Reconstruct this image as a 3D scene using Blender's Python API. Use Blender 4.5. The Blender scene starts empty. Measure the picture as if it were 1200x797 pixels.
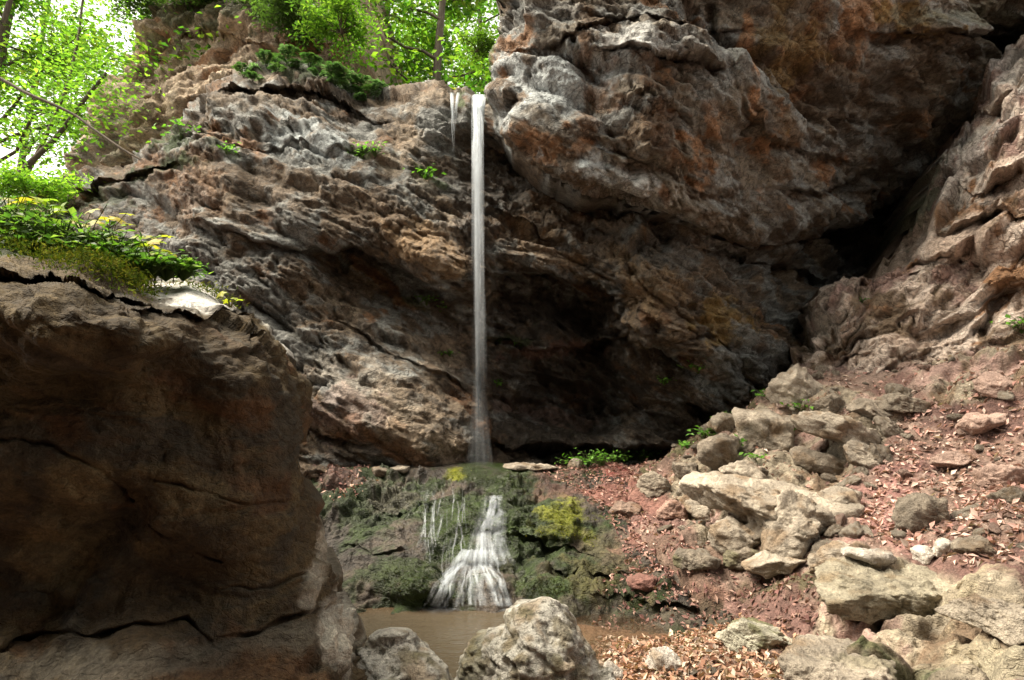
import bpy, bmesh, math, random
import numpy as np
from mathutils import Vector, Matrix
from mathutils.bvhtree import BVHTree

F = np.float32
rng = np.random.default_rng(11)
random.seed(11)
S = bpy.context.scene
COL = S.collection

# ------------------------------------------------------------------ camera
FPX = 667.0
PITCH = math.radians(8.65)
CAMZ = 1.7
cam_d = bpy.data.cameras.new('camera')
cam_d.sensor_width = 36.0
cam_d.lens = FPX / 1200.0 * 36.0
cam_d.clip_start = 0.05
cam_d.clip_end = 600
cam = bpy.data.objects.new('camera', cam_d)
cam.location = (0, 0, CAMZ)
cam.rotation_euler = (math.pi / 2 + PITCH, 0, 0)
COL.objects.link(cam)
S.camera = cam
CT, ST = math.cos(PITCH), math.sin(PITCH)


def ray(px, py):
    u = (np.asarray(px, float) - 600) / FPX
    v = (398.5 - np.asarray(py, float)) / FPX
    return np.stack([u, CT - v * ST, ST + v * CT], -1)


def at(px, py, Y):
    d = ray(px, py)
    t = np.asarray(Y, float) / d[..., 1]
    p = d * t[..., None]
    p[..., 2] += CAMZ
    return p


def atz(px, py, z):
    d = ray(px, py)
    t = (np.asarray(z, float) - CAMZ) / d[..., 2]
    p = d * t[..., None]
    p[..., 2] += CAMZ
    return p


def project(P):
    P = np.asarray(P, float)
    x, y, z = P[..., 0], P[..., 1], P[..., 2] - CAMZ
    f = y * CT + z * ST
    v = -y * ST + z * CT
    return 600 + FPX * x / f, 398.5 - FPX * v / f


# ------------------------------------------------------------------ noise
_perm = np.concatenate([rng.permutation(256)] * 3).astype(np.int32)
_g = rng.normal(size=(256, 3)); _g /= np.linalg.norm(_g, axis=1)[:, None]
_g = _g.astype(F)
_rnd = rng.random((256, 8)).astype(F)


def _hash(ix, iy, iz):
    return _perm[_perm[_perm[ix & 255] + (iy & 255)] + (iz & 255)]


def perlin(p, seed=0):
    p = np.asarray(p, F) + F(seed * 17.31 + 0.37)
    i = np.floor(p).astype(np.int32)
    f = p - i
    w = f * f * f * (f * (f * 6 - 15) + 10)
    out = np.zeros(p.shape[:-1], F)
    for dx in (0, 1):
        wx = w[..., 0] if dx else 1 - w[..., 0]
        for dy in (0, 1):
            wy = w[..., 1] if dy else 1 - w[..., 1]
            for dz in (0, 1):
                wz = w[..., 2] if dz else 1 - w[..., 2]
                g = _g[_hash(i[..., 0] + dx, i[..., 1] + dy, i[..., 2] + dz)]
                out += wx * wy * wz * (g[..., 0] * (f[..., 0] - dx) + g[..., 1] * (f[..., 1] - dy) + g[..., 2] * (f[..., 2] - dz))
    return out * 1.6


def fbm(p, octv=4, seed=0, gain=0.5):
    p = np.asarray(p, F)
    out = np.zeros(p.shape[:-1], F); a = 1.0
    for k in range(octv):
        out += F(a) * perlin(p * F(2.03 ** k), seed + k * 3)
        a *= gain
    return out


def ridged(p, octv=3, seed=0):
    p = np.asarray(p, F)
    out = np.zeros(p.shape[:-1], F); a = 1.0
    for k in range(octv):
        out += F(a) * (1 - 2 * np.abs(perlin(p * F(2.1 ** k), seed + k * 5)))
        a *= 0.5
    return out


def facets(p, seed=0, jit=0.9, kappa=2.2):
    """Broken rock faces: every cell carries a tilted plane, the planes meet in straight ridges (continuous, flat-faced).
    Returns (height, 0..1 clearness of cracks)."""
    p = np.asarray(p, F) + F(seed * 7.77 + 0.21)
    b = np.floor(p - 0.5).astype(np.int32)
    f1 = np.full(p.shape[:-1], 9, F); f2 = f1.copy(); g = np.full(p.shape[:-1], -99, F); m2 = f1.copy()
    for dx in (0, 1):
        for dy in (0, 1):
            for dz in (0, 1):
                c = b + np.array([dx, dy, dz], np.int32)
                r = _rnd[_hash(c[..., 0], c[..., 1], c[..., 2])]
                q = p - (c + 0.5 + (r[..., :3] - 0.5) * F(jit))
                d2 = (q * q).sum(-1); d = np.sqrt(d2)
                g = np.maximum(g, (r[..., 6] - 0.5) + 1.3 * (q * (r[..., 3:6] - 0.5)).sum(-1) - F(kappa) * d2)
                m2 = np.minimum(m2, d2)
                f2 = np.minimum(f2, np.maximum(f1, d)); f1 = np.minimum(f1, d)
    return np.clip(g + F(kappa) * m2, -1.2, 1.2), np.clip((f2 - f1) / 0.13, 0, 1)


def sstep(a, b, x):
    t = np.clip((x - a) / (b - a), 0, 1)
    return t * t * (3 - 2 * t)


def bed_frame(nrm):
    n = np.array(nrm, float); n /= np.linalg.norm(n)
    a = np.cross(n, [0, 1, 0]); a /= np.linalg.norm(a)
    return np.stack([a, np.cross(n, a), n]).astype(F)


def rock_relief(P, nrm, scales, seed=0, flat=0.42, along=1.6, warp=0.25, crack=0.5, fine=0.012, beds=1.0):
    """Scalar relief of bedded broken rock at points P, in metres."""
    M = bed_frame(nrm)
    q = np.asarray(P, F) @ M.T
    w = np.stack([fbm(q * F(0.8), 3, seed + 1), fbm(q * F(0.8), 3, seed + 2), fbm(q * F(0.8), 3, seed + 3)], -1)
    w2 = np.stack([fbm(q * F(4.5), 2, seed + 4), fbm(q * F(4.5), 2, seed + 5), fbm(q * F(4.5), 2, seed + 6)], -1)
    q = q + w * F(warp * .4) + w2 * F(0.012)
    out = np.zeros(q.shape[:-1], F)
    mod = 0.55 + 0.9 * sstep(-0.5, 0.6, fbm(q * F(0.6), 2, seed + 9))
    for k, (s, a) in enumerate(scales):
        v, c = facets(q / np.array([s * along, s * 1.2, s * flat], F), seed + 11 * k)
        m = mod if s < 0.5 else 1.0
        out += F(a) * m * (1.6 * v - crack * .5 * (1 - c) ** 2)
    # bedding partings
    h = q[..., 2] / F(0.16) + 0.6 * fbm(q * F(1.1), 2, seed + 30)
    fr = h - np.floor(h)
    st = _rnd[np.floor(h).astype(np.int32) & 255, (seed % 8)]
    out += F(beds * 0.055) * (st - 0.5) * mod - F(beds * 0.03) * np.exp(-((fr - 0.5) / 0.08) ** 2) * (st > 0.45)
    out += F(fine) * fbm(q * F(22), 3, seed + 40)
    return out


# ------------------------------------------------------------------ mesh helpers
def grid_faces(nr, nc, off=0):
    i = np.arange(nr * nc, dtype=np.int32).reshape(nr, nc) + off
    return np.stack([i[:-1, :-1], i[1:, :-1], i[1:, 1:], i[:-1, 1:]], -1).reshape(-1, 4)


def mesh_np(name, V, Fc, mats, attrs=None, smooth=True, sharp=None):
    """V n x 3, Fc m x k faces of k corners each (or a list of such arrays)."""
    me = bpy.data.meshes.new(name)
    V = np.asarray(V, F)
    Fl = Fc if isinstance(Fc, list) else [Fc]
    loops = np.concatenate([f.reshape(-1) for f in Fl]).astype(np.int32)
    tot = np.concatenate([np.full(len(f), f.shape[1], np.int32) for f in Fl])
    me.vertices.add(len(V)); me.vertices.foreach_set('co', V.reshape(-1))
    me.loops.add(len(loops)); me.loops.foreach_set('vertex_index', loops)
    me.polygons.add(len(tot))
    me.polygons.foreach_set('loop_start', np.concatenate([[0], np.cumsum(tot)[:-1]]).astype(np.int32))
    me.polygons.foreach_set('loop_total', tot)
    me.polygons.foreach_set('use_smooth', np.full(len(tot), smooth))
    me.update(calc_edges=True)
    for k, a in (attrs or {}).items():
        a = np.asarray(a, F)
        if a.ndim == 2:
            at_ = me.attributes.new(k, 'FLOAT_COLOR', 'POINT')
            at_.data.foreach_set('color', np.concatenate([a[:, :3], np.ones((len(a), 1), F)], 1).reshape(-1))
        else:
            at_ = me.attributes.new(k, 'FLOAT', 'POINT')
            at_.data.foreach_set('value', a)
    for m in (mats if isinstance(mats, (list, tuple)) else [mats]):
        me.materials.append(m)
    return me


def link(name, me, parent=None):
    o = bpy.data.objects.new(name, me)
    COL.objects.link(o)
    if parent is not None:
        o.parent = parent
    return o


def tag(o, label=None, cat=None, group=None, kind=None):
    for k, v in (('label', label), ('category', cat), ('group', group), ('kind', kind)):
        if v:
            o[k] = v
    return o


def empty(name, loc):
    o = bpy.data.objects.new(name, None)
    o.empty_display_size = 0.2
    o.location = loc
    COL.objects.link(o)
    return o


def tps(pts, reg=1e-4):
    """Thin plate spline through (x, y, value)."""
    p = np.array(pts, float); X, y = p[:, :2], p[:, 2]
    n = len(p)
    r = np.linalg.norm(X[:, None] - X[None], axis=-1)
    K = np.where(r > 0, r * r * np.log(r + 1e-12), 0) + reg * np.eye(n)
    A = np.zeros((n + 3, n + 3)); A[:n, :n] = K
    A[:n, n] = 1; A[:n, n + 1:] = X; A[n, :n] = 1; A[n + 1:, :n] = X.T
    c = np.linalg.solve(A, np.concatenate([y, [0, 0, 0]]))

    def f(x, yy):
        x = np.asarray(x, float); yy = np.asarray(yy, float); sh = x.shape
        x, yy = x.reshape(-1), yy.reshape(-1)
        out = c[n] + c[n + 1] * x + c[n + 2] * yy
        for i in range(n):
            r2 = (x - X[i, 0]) ** 2 + (yy - X[i, 1]) ** 2
            out += c[i] * 0.5 * r2 * np.log(r2 + 1e-20)
        return out.reshape(sh)
    return f


def depth_map(pts, reg=1e-3):
    f = tps([(a / 100, b / 100, y) for a, b, y in pts], reg)
    return lambda px, py: f(np.asarray(px) / 100, np.asarray(py) / 100)


def poly_resample(pl, n):
    pl = np.array(pl, float)
    s = np.concatenate([[0], np.cumsum(np.linalg.norm(np.diff(pl, axis=0), axis=1))])
    t = np.linspace(0, s[-1], n)
    return np.stack([np.interp(t, s, pl[:, 0]), np.interp(t, s, pl[:, 1])], -1)


def seg_dist(px, py, pl):
    d = np.full(np.shape(px), 1e9)
    pl = np.array(pl, float)
    for a, b in zip(pl[:-1], pl[1:]):
        ab = b - a; L = (ab ** 2).sum()
        t = np.clip(((px - a[0]) * ab[0] + (py - a[1]) * ab[1]) / L, 0, 1)
        d = np.minimum(d, np.hypot(px - a[0] - t * ab[0], py - a[1] - t * ab[1]))
    return d


def in_poly(x, y, poly):
    x = np.asarray(x); y = np.asarray(y)
    inside = np.zeros(x.shape, bool)
    n = len(poly)
    for i in range(n):
        x1, y1 = poly[i]; x2, y2 = poly[(i + 1) % n]
        if y1 == y2:
            continue
        c = ((y1 > y) != (y2 > y)) & (x < (x2 - x1) * (y - y1) / (y2 - y1) + x1)
        inside ^= c
    return inside


def patch(top, bottom, left, right, step, depth, rnd=None):
    """Grid over an outlined region of a rock face; returns pixel grids and base points."""
    def ln(p):
        p = np.array(p, float); return np.linalg.norm(np.diff(p, axis=0), axis=1).sum()
    nc = int(max(ln(top), ln(bottom)) / step) + 2
    nr = int(max(ln(left), ln(right)) / step) + 2
    T, B, L, R = poly_resample(top, nc), poly_resample(bottom, nc), poly_resample(left, nr), poly_resample(right, nr)
    s = np.linspace(0, 1, nc)[None, :, None]; t = np.linspace(0, 1, nr)[:, None, None]
    C = ((1 - t) * T[None] + t * B[None] + (1 - s) * L[:, None] + s * R[:, None]
         - ((1 - s) * (1 - t) * T[0] + s * (1 - t) * T[-1] + (1 - s) * t * B[0] + s * t * B[-1]))
    px, py = C[..., 0], C[..., 1]
    Y = depth(px, py)
    if rnd:
        for side, amt, wid in rnd:
            d = {'top': np.broadcast_to((t * ln(left))[..., 0], px.shape), 'bottom': np.broadcast_to(((1 - t) * ln(left))[..., 0], px.shape),
                 'left': np.broadcast_to((s * ln(top))[..., 0], px.shape), 'right': np.broadcast_to(((1 - s) * ln(top))[..., 0], px.shape)}[side]
            k = np.clip(1 - d / wid, 0, 1)
            Y = Y + amt * (1 - np.sqrt(1 - np.clip(k, 0, 0.999) ** 2))
    return px, py, at(px, py, Y)


def normals(P):
    du = np.gradient(P, axis=1); dv = np.gradient(P, axis=0)
    N = np.cross(du, dv)
    N /= np.linalg.norm(N, axis=-1)[..., None] + 1e-12
    c = np.array([0, 0, CAMZ]) - P
    N *= np.sign((N * c).sum(-1))[..., None]
    return N


def steady(N_, d, k=.5):
    """Normals drawn toward one direction, so relief does not fan out on curved faces."""
    n = N_ * (1 - k) + np.array(d) / np.linalg.norm(d) * k
    return n / np.linalg.norm(n, axis=-1)[..., None]


def blur_grid(P, k):
    """Box blur of a grid of vectors, k cells each way, edges held."""
    for ax in (0, 1):
        pad = [(0, 0)] * P.ndim; pad[ax] = (k + 1, k)
        c = np.cumsum(np.pad(P, pad, mode='edge'), axis=ax)
        n = P.shape[ax]
        hi = np.take(c, np.arange(2 * k + 1, n + 2 * k + 1), axis=ax); lo = np.take(c, np.arange(0, n), axis=ax)
        P = (hi - lo) / (2 * k + 1)
    return P


def add_skirt(P, faces_extra):
    """P nr x nc x 3; faces_extra {side: [offset, ...]} rows of extra points that carry the rock on out of sight."""
    V = [P.reshape(-1, 3)]; nr, nc = P.shape[:2]
    idx = np.arange(nr * nc).reshape(nr, nc)
    Fs = [grid_faces(nr, nc)]
    n = nr * nc; src = [np.arange(nr * nc)]
    for side, offs in faces_extra.items():
        e = {'top': idx[0], 'bottom': idx[-1], 'left': idx[:, 0], 'right': idx[:, -1]}[side]
        e = e[::3] if (len(e) - 1) % 3 == 0 else np.append(e[::3], e[-1])
        base = P.reshape(-1, 3)[e]; prev = e
        for o in offs:
            o = np.array(o, float)
            q = base + o + 0.12 * min(1, np.linalg.norm(o)) * np.stack([perlin(base * 1.5 + o, 3 + k) for k in range(3)], -1)
            cur = np.arange(n, n + len(e)); n += len(e)
            V.append(q); src.append(e)
            Fs.append(np.stack([prev[:-1], prev[1:], cur[1:], cur[:-1]], -1))
            prev = cur
    return np.concatenate(V), np.concatenate(Fs), np.concatenate(src)


# ------------------------------------------------------------------ node helpers
def new_mat(name):
    m = bpy.data.materials.new(name); m.use_nodes = True
    nt = m.node_tree; nt.nodes.clear()
    return m, nt


def N(nt, typ, **kw):
    n = nt.nodes.new(typ)
    for k, v in kw.items():
        if hasattr(n, k) and k not in ('inputs',):
            setattr(n, k, v)
    return n


def setin(n, **kw):
    for k, v in kw.items():
        n.inputs[k.replace('_', ' ')].default_value = v
    return n


def math_node(nt, op, a, b=None, clamp=False):
    n = nt.nodes.new('ShaderNodeMath'); n.operation = op; n.use_clamp = clamp
    for i, x in enumerate((a, b)):
        if x is None:
            continue
        if isinstance(x, (int, float)):
            n.inputs[i].default_value = x
        else:
            nt.links.new(x, n.inputs[i])
    return n.outputs[0]


def noise_node(nt, vec, scale, detail=6, rough=0.6, dist=0.0):
    n = nt.nodes.new('ShaderNodeTexNoise')
    n.inputs['Scale'].default_value = scale; n.inputs['Detail'].default_value = detail
    n.inputs['Roughness'].default_value = rough; n.inputs['Distortion'].default_value = dist
    nt.links.new(vec, n.inputs['Vector'])
    return n.outputs['Fac']


def ramp(nt, fac, stops):
    n = nt.nodes.new('ShaderNodeValToRGB')
    el = n.color_ramp.elements
    while len(el) < len(stops):
        el.new(0.5)
    for e, (p, c) in zip(el, stops):
        e.position = p
        e.color = (c, c, c, 1) if isinstance(c, (int, float)) else (*c, 1)
    nt.links.new(fac, n.inputs['Fac'])
    return n.outputs['Color']


def mix_rgb(nt, typ, fac, a, b):
    n = nt.nodes.new('ShaderNodeMix'); n.data_type = 'RGBA'; n.blend_type = typ
    for sock, x in ((n.inputs[0], fac), (n.inputs[6], a), (n.inputs[7], b)):
        if isinstance(x, (int, float)):
            sock.default_value = x
        elif isinstance(x, tuple):
            sock.default_value = (*x, 1)
        else:
            nt.links.new(x, sock)
    return n.outputs[2]


def rock_material(name, speck=0.35, bump=0.6, rough=0.85, lichen=None, scale=1.0, stretch=(1, 1, 1), tint=None, bed=0.0, crack=0.6):
    m, nt = new_mat(name)
    out = N(nt, 'ShaderNodeOutputMaterial')
    p = N(nt, 'ShaderNodeBsdfPrincipled')
    tc = N(nt, 'ShaderNodeTexCoord')
    mp = N(nt, 'ShaderNodeMapping'); mp.inputs['Scale'].default_value = tuple(scale * s for s in stretch); mp.inputs['Rotation'].default_value = (0.1, bed, 0)
    nt.links.new(tc.outputs['Object'], mp.inputs['Vector'])
    v = mp.outputs['Vector']
    col = N(nt, 'ShaderNodeAttribute', attribute_name='Col').outputs['Color']
    wet = N(nt, 'ShaderNodeAttribute', attribute_name='wet').outputs['Fac']
    n1 = noise_node(nt, v, 3.0, 6, 0.65, 0.4)
    n2 = noise_node(nt, v, 17.0, 5, 0.72, 0.2)
    n3 = noise_node(nt, v, 75.0, 3, 0.7)
    a = ramp(nt, n1, [(0.25, 1 - speck), (0.5, 1.0), (0.75, 1 + speck)])
    b = ramp(nt, n2, [(0.25, 1 - speck * 1.1), (0.5, 1.0), (0.74, 1 + speck * 1.1)])
    c = ramp(nt, n3, [(0.25, 1 - speck * 0.8), (0.75, 1 + speck * 0.8)])
    x = mix_rgb(nt, 'MULTIPLY', 1.0, col, a)
    x = mix_rgb(nt, 'MULTIPLY', 1.0, x, b)
    x = mix_rgb(nt, 'MULTIPLY', 1.0, x, c)
    # hairline cracks and partings, broken up by noise
    wv = N(nt, 'ShaderNodeVectorMath', operation='MULTIPLY_ADD')
    wn = nt.nodes.new('ShaderNodeTexNoise'); wn.inputs['Scale'].default_value = 3.5; wn.inputs['Detail'].default_value = 3
    nt.links.new(v, wn.inputs['Vector']); nt.links.new(wn.outputs['Color'], wv.inputs[0]); wv.inputs[1].default_value = (.22, .22, .22); nt.links.new(v, wv.inputs[2])
    m2 = N(nt, 'ShaderNodeMapping'); m2.inputs['Scale'].default_value = (1, 1, 2.6); nt.links.new(wv.outputs[0], m2.inputs['Vector'])
    ck = None
    for sc, wd in ((2.6, .035), (8.0, .07)):
        vo = nt.nodes.new('ShaderNodeTexVoronoi'); vo.feature = 'DISTANCE_TO_EDGE'; vo.inputs['Scale'].default_value = sc
        nt.links.new(m2.outputs[0], vo.inputs['Vector'])
        e = ramp(nt, vo.outputs['Distance'], [(0.0, 0.0), (wd, 1.0)])
        e = math_node(nt, 'MAXIMUM', e, ramp(nt, noise_node(nt, v, sc * .9, 2, .6), [(.46, 0.0), (.60, 1.0)]))
        ck = e if ck is None else math_node(nt, 'MULTIPLY', ck, e)
    x = mix_rgb(nt, 'MULTIPLY', crack, x, ramp(nt, ck, [(0, .22), (1, 1.0)]))
    if lichen:
        lc, lo = lichen
        l1 = noise_node(nt, v, 9.0, 9, 0.72, 0.6)
        x = mix_rgb(nt, 'MIX', ramp(nt, l1, [(lo, 0.0), (lo + 0.09, 0.85)]), x, lc)
    if tint:
        t1 = noise_node(nt, v, 5.5, 7, 0.65, 0.5)
        x = mix_rgb(nt, 'MIX', ramp(nt, t1, [(tint[1], 0.0), (tint[1] + 0.16, tint[2])]), x, tint[0])
    nt.links.new(x, p.inputs['Base Color'])
    r = math_node(nt, 'SUBTRACT', rough, math_node(nt, 'MULTIPLY', wet, 0.5))
    r = math_node(nt, 'ADD', r, math_node(nt, 'MULTIPLY', math_node(nt, 'SUBTRACT', n2, 0.5), 0.25), True)
    nt.links.new(r, p.inputs['Roughness'])
    p.inputs['Specular IOR Level'].default_value = 0.35
    b1 = N(nt, 'ShaderNodeBump'); b1.inputs['Strength'].default_value = bump; b1.inputs['Distance'].default_value = 0.03
    vn = nt.nodes.new('ShaderNodeTexVoronoi'); vn.feature = 'F1'; vn.inputs['Scale'].default_value = 26.0
    nt.links.new(v, vn.inputs['Vector'])
    h = math_node(nt, 'ADD', n2, math_node(nt, 'MULTIPLY', n3, 0.45))
    h = math_node(nt, 'ADD', h, math_node(nt, 'MULTIPLY', ck, 0.45 * crack / .6))
    h = math_node(nt, 'ADD', h, math_node(nt, 'MULTIPLY', vn.outputs['Distance'], 0.3))
    nt.links.new(h, b1.inputs['Height'])
    nt.links.new(b1.outputs['Normal'], p.inputs['Normal'])
    nt.links.new(p.outputs['BSDF'], out.inputs['Surface'])
    return m


def leaf_material(name, trans=0.5, rough=0.5, gain=1.0, spec=.3):
    m, nt = new_mat(name)
    out = N(nt, 'ShaderNodeOutputMaterial')
    col = N(nt, 'ShaderNodeAttribute', attribute_name='Col').outputs['Color']
    p = N(nt, 'ShaderNodeBsdfPrincipled'); p.inputs['Roughness'].default_value = rough
    p.inputs['Specular IOR Level'].default_value = spec
    nt.links.new(col, p.inputs['Base Color'])
    if trans > 0:
        t = N(nt, 'ShaderNodeBsdfTranslucent')
        tcol = mix_rgb(nt, 'MULTIPLY', 1.0, col, (1.25 * gain, 1.45 * gain, 0.7 * gain))
        nt.links.new(tcol, t.inputs['Color'])
        mx = N(nt, 'ShaderNodeMixShader'); mx.inputs[0].default_value = trans
        nt.links.new(p.outputs[0], mx.inputs[1]); nt.links.new(t.outputs[0], mx.inputs[2])
        nt.links.new(mx.outputs[0], out.inputs['Surface'])
    else:
        nt.links.new(p.outputs[0], out.inputs['Surface'])
    return m


def bark_material(name, c):
    m, nt = new_mat(name)
    out = N(nt, 'ShaderNodeOutputMaterial'); p = N(nt, 'ShaderNodeBsdfPrincipled')
    tc = N(nt, 'ShaderNodeTexCoord')
    mp = N(nt, 'ShaderNodeMapping'); mp.inputs['Scale'].default_value = (1, 1, 0.2)
    nt.links.new(tc.outputs['Object'], mp.inputs['Vector'])
    n = noise_node(nt, mp.outputs['Vector'], 14, 7, 0.7)
    x = mix_rgb(nt, 'MULTIPLY', 1.0, c, ramp(nt, n, [(0.3, 0.4), (0.7, 1.5)]))
    nt.links.new(x, p.inputs['Base Color']); p.inputs['Roughness'].default_value = 0.9
    b = N(nt, 'ShaderNodeBump'); b.inputs['Strength'].default_value = 0.7; b.inputs['Distance'].default_value = 0.02
    nt.links.new(n, b.inputs['Height']); nt.links.new(b.outputs[0], p.inputs['Normal'])
    nt.links.new(p.outputs[0], out.inputs['Surface'])
    return m


M_CLIFF = rock_material('cliff_rock', 0.46, 1.0, 0.85, bed=.46)
M_BUTT = rock_material('buttress_rock', 0.46, 1.0, 0.85, bed=.38)
M_OUT = rock_material('outcrop_rock', 0.38, 1.0, 0.85, bed=-.7)
M_BOULD = rock_material('shaded_boulder_rock', 0.45, 0.8, 0.85, crack=.25, scale=1.6)
M_PALE = rock_material('pale_limestone', 0.36, 1.0, 0.85, lichen=((0.085, 0.08, 0.055), 0.53), scale=2.2, crack=.1)
M_STONE = rock_material('scree_stone', 0.36, 1.0, 0.88, scale=1.6, crack=.10)
M_BANK = rock_material('mossy_bank_rock', 0.5, 1.0, 0.7, crack=.3)
M_SOIL = rock_material('soil', 0.45, 1.0, 0.9, crack=.2)
M_LEAF = leaf_material('forest_leaf', 0.55)
M_HERB = leaf_material('herb_leaf', 0.45)
M_LITTER = leaf_material('fallen_leaf', 0.12, 0.7)
M_MOSS = leaf_material('moss', 0.2, 0.9, spec=.05)
M_BARK = bark_material('bark', (0.09, 0.07, 0.05))

# ------------------------------------------------------------------ colours of rock
GREY = np.array([0.27, 0.265, 0.245]); BROWN = np.array([0.165, 0.115, 0.075]); RUST = np.array([0.27, 0.145, 0.075])
DARK = np.array([0.085, 0.065, 0.048]); TAN = np.array([0.28, 0.21, 0.145]); MOSS = np.array([0.042, 0.07, 0.012])
PINK = np.array([0.33, 0.22, 0.185]); REDSOIL = np.array([0.19, 0.108, 0.09]); BLUEGREY = np.array([0.45, 0.475, 0.47])
OCHRE = np.array([0.30, 0.19, 0.06]); PALE = np.array([0.6, 0.58, 0.54])


def mixc(c, col, w):
    return c + (np.asarray(col) - c) * np.clip(w, 0, 1)[..., None]


def blobs(c, px, py, P, items, seed=50):
    """Patches of lichen, stain and moss: (x, y, rx, ry, angle, colour, strength), edges broken by noise."""
    for k, (x, y, rx, ry, ang, col, st) in enumerate(items):
        a = math.radians(ang)
        dx, dy = px - x, py - y
        m = (np.abs(dx) < rx * 2 + ry * 2) & (np.abs(dy) < ry * 2 + rx * 2)
        if not m.any():
            continue
        dx, dy = dx[m], dy[m]
        u = (dx * math.cos(a) + dy * math.sin(a)) / rx; v = (-dx * math.sin(a) + dy * math.cos(a)) / ry
        n = fbm(P[m] * 3.0, 5, seed + k, 0.62)
        w = sstep(0.25, -0.35, np.sqrt(u * u + v * v) - 0.8 + 0.75 * n)
        c[m] = mixc(c[m], col, st * w)
    return c


def rock_colours(P, nrm, mix, seed):
    """mix: list of (colour, threshold, width, stretch scale) laid over each other by bedded noise."""
    M = bed_frame(nrm)
    q = np.asarray(P, F) @ M.T
    c = np.broadcast_to(np.asarray(mix[0][0], float), P.shape).copy()
    for k, (col, th, wd, sc) in enumerate(mix[1:]):
        n = fbm(q * np.array([sc, sc, sc * 2.2], F), 5, seed + 7 * k, 0.6)
        c = mixc(c, col, sstep(th - wd, th + wd, n))
    return c

#PART2
# ================================================================== THE GORGE
def under(px, py, line, amt, L, seed=0):
    """Recess just below a broken ledge line."""
    l = np.array(line, float)
    yl = np.interp(px, l[:, 0], l[:, 1]) + 7 * perlin(np.stack([px / 30, px * 0, px * 0 + seed], -1)) + 3 * perlin(np.stack([px / 9, px * 0, px * 0 + seed + 9], -1))
    e = sstep(l[0, 0] - 25, l[0, 0] + 25, px) * sstep(l[-1, 0] + 25, l[-1, 0] - 25, px)
    d = py - yl
    return amt * e * sstep(-1.5, 2.5, d) * np.exp(-np.clip(d, 0, None) / L)


def groove(px, py, line, amt, w, seed=0):
    jx = 4 * perlin(np.stack([px / 22, py / 22, px * 0 + seed], -1)); jy = 4 * perlin(np.stack([px / 22, py / 22, px * 0 + seed + 5], -1))
    md = np.clip(.55 + .9 * perlin(np.stack([px / 35, py / 35, px * 0 + seed + 3.3], -1)), .08, 1.2)
    return amt * md * np.exp(-(seg_dist(px + jx, py + jy, line) / (w * (.55 + .6 * md))) ** 2)


# ---- back cliff wall
cliff_pts = [
    (-300, 330, 11.5), (-300, 700, 9.5), (-100, 280, 10.8), (60, 225, 10.2), (150, 190, 9.6), (260, 92, 9.7), (340, 68, 9.5), (440, 112, 9.0), (545, 115, 8.7), (600, 118, 8.8), (700, 110, 9.8), (1000, 100, 11), (1320, 100, 10.5),
    (100, 260, 9.7), (200, 200, 9.0), (300, 140, 9.0), (400, 170, 8.6), (500, 170, 8.6), (540, 170, 8.9), (600, 200, 9.3), (700, 250, 9.6),
    (200, 280, 8.7), (300, 240, 8.3), (400, 260, 8.1), (500, 300, 8.05), (540, 325, 8.15), (450, 340, 8.75), (520, 372, 9.0),
    (150, 330, 8.6), (250, 370, 8.2), (330, 400, 8.05), (400, 400, 8.2), (480, 430, 8.3), (540, 480, 8.4), (370, 470, 7.75), (450, 500, 7.75), (530, 530, 8.0), (380, 560, 7.55), (200, 560, 7.4), (0, 560, 8.2), (-100, 420, 9.4),
    (600, 280, 8.7), (640, 300, 8.5), (700, 310, 8.45), (680, 368, 9.9), (600, 368, 9.7), (640, 407, 9.15), (640, 450, 10.1), (710, 465, 10.2), (600, 500, 9.5), (700, 505, 9.9), (600, 530, 9.0), (700, 535, 9.3), (650, 575, 9.0), (450, 590, 8.2),
    (740, 300, 8.25), (800, 350, 8.25), (760, 385, 8.5), (850, 400, 8.6), (780, 425, 9.1), (830, 480, 9.5), (880, 430, 8.6), (780, 530, 9.6), (930, 350, 10.2), (1000, 270, 11.6), (900, 250, 9.7), (860, 300, 8.9),
    (1050, 420, 10.5), (1000, 560, 9.5), (1320, 400, 10), (1320, 600, 9)]
_d = depth_map(cliff_pts)
cliff_top = [(-300, 300), (-120, 262), (20, 236), (60, 224), (112, 206), (158, 192), (200, 152), (236, 112), (262, 90), (300, 74), (345, 68), (382, 84), (420, 108), (452, 112), (520, 109), (532, 117), (545, 113), (575, 117), (640, 112), (900, 100), (1320, 80)]
CBED = (0.44, -0.12, 0.88)


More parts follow.
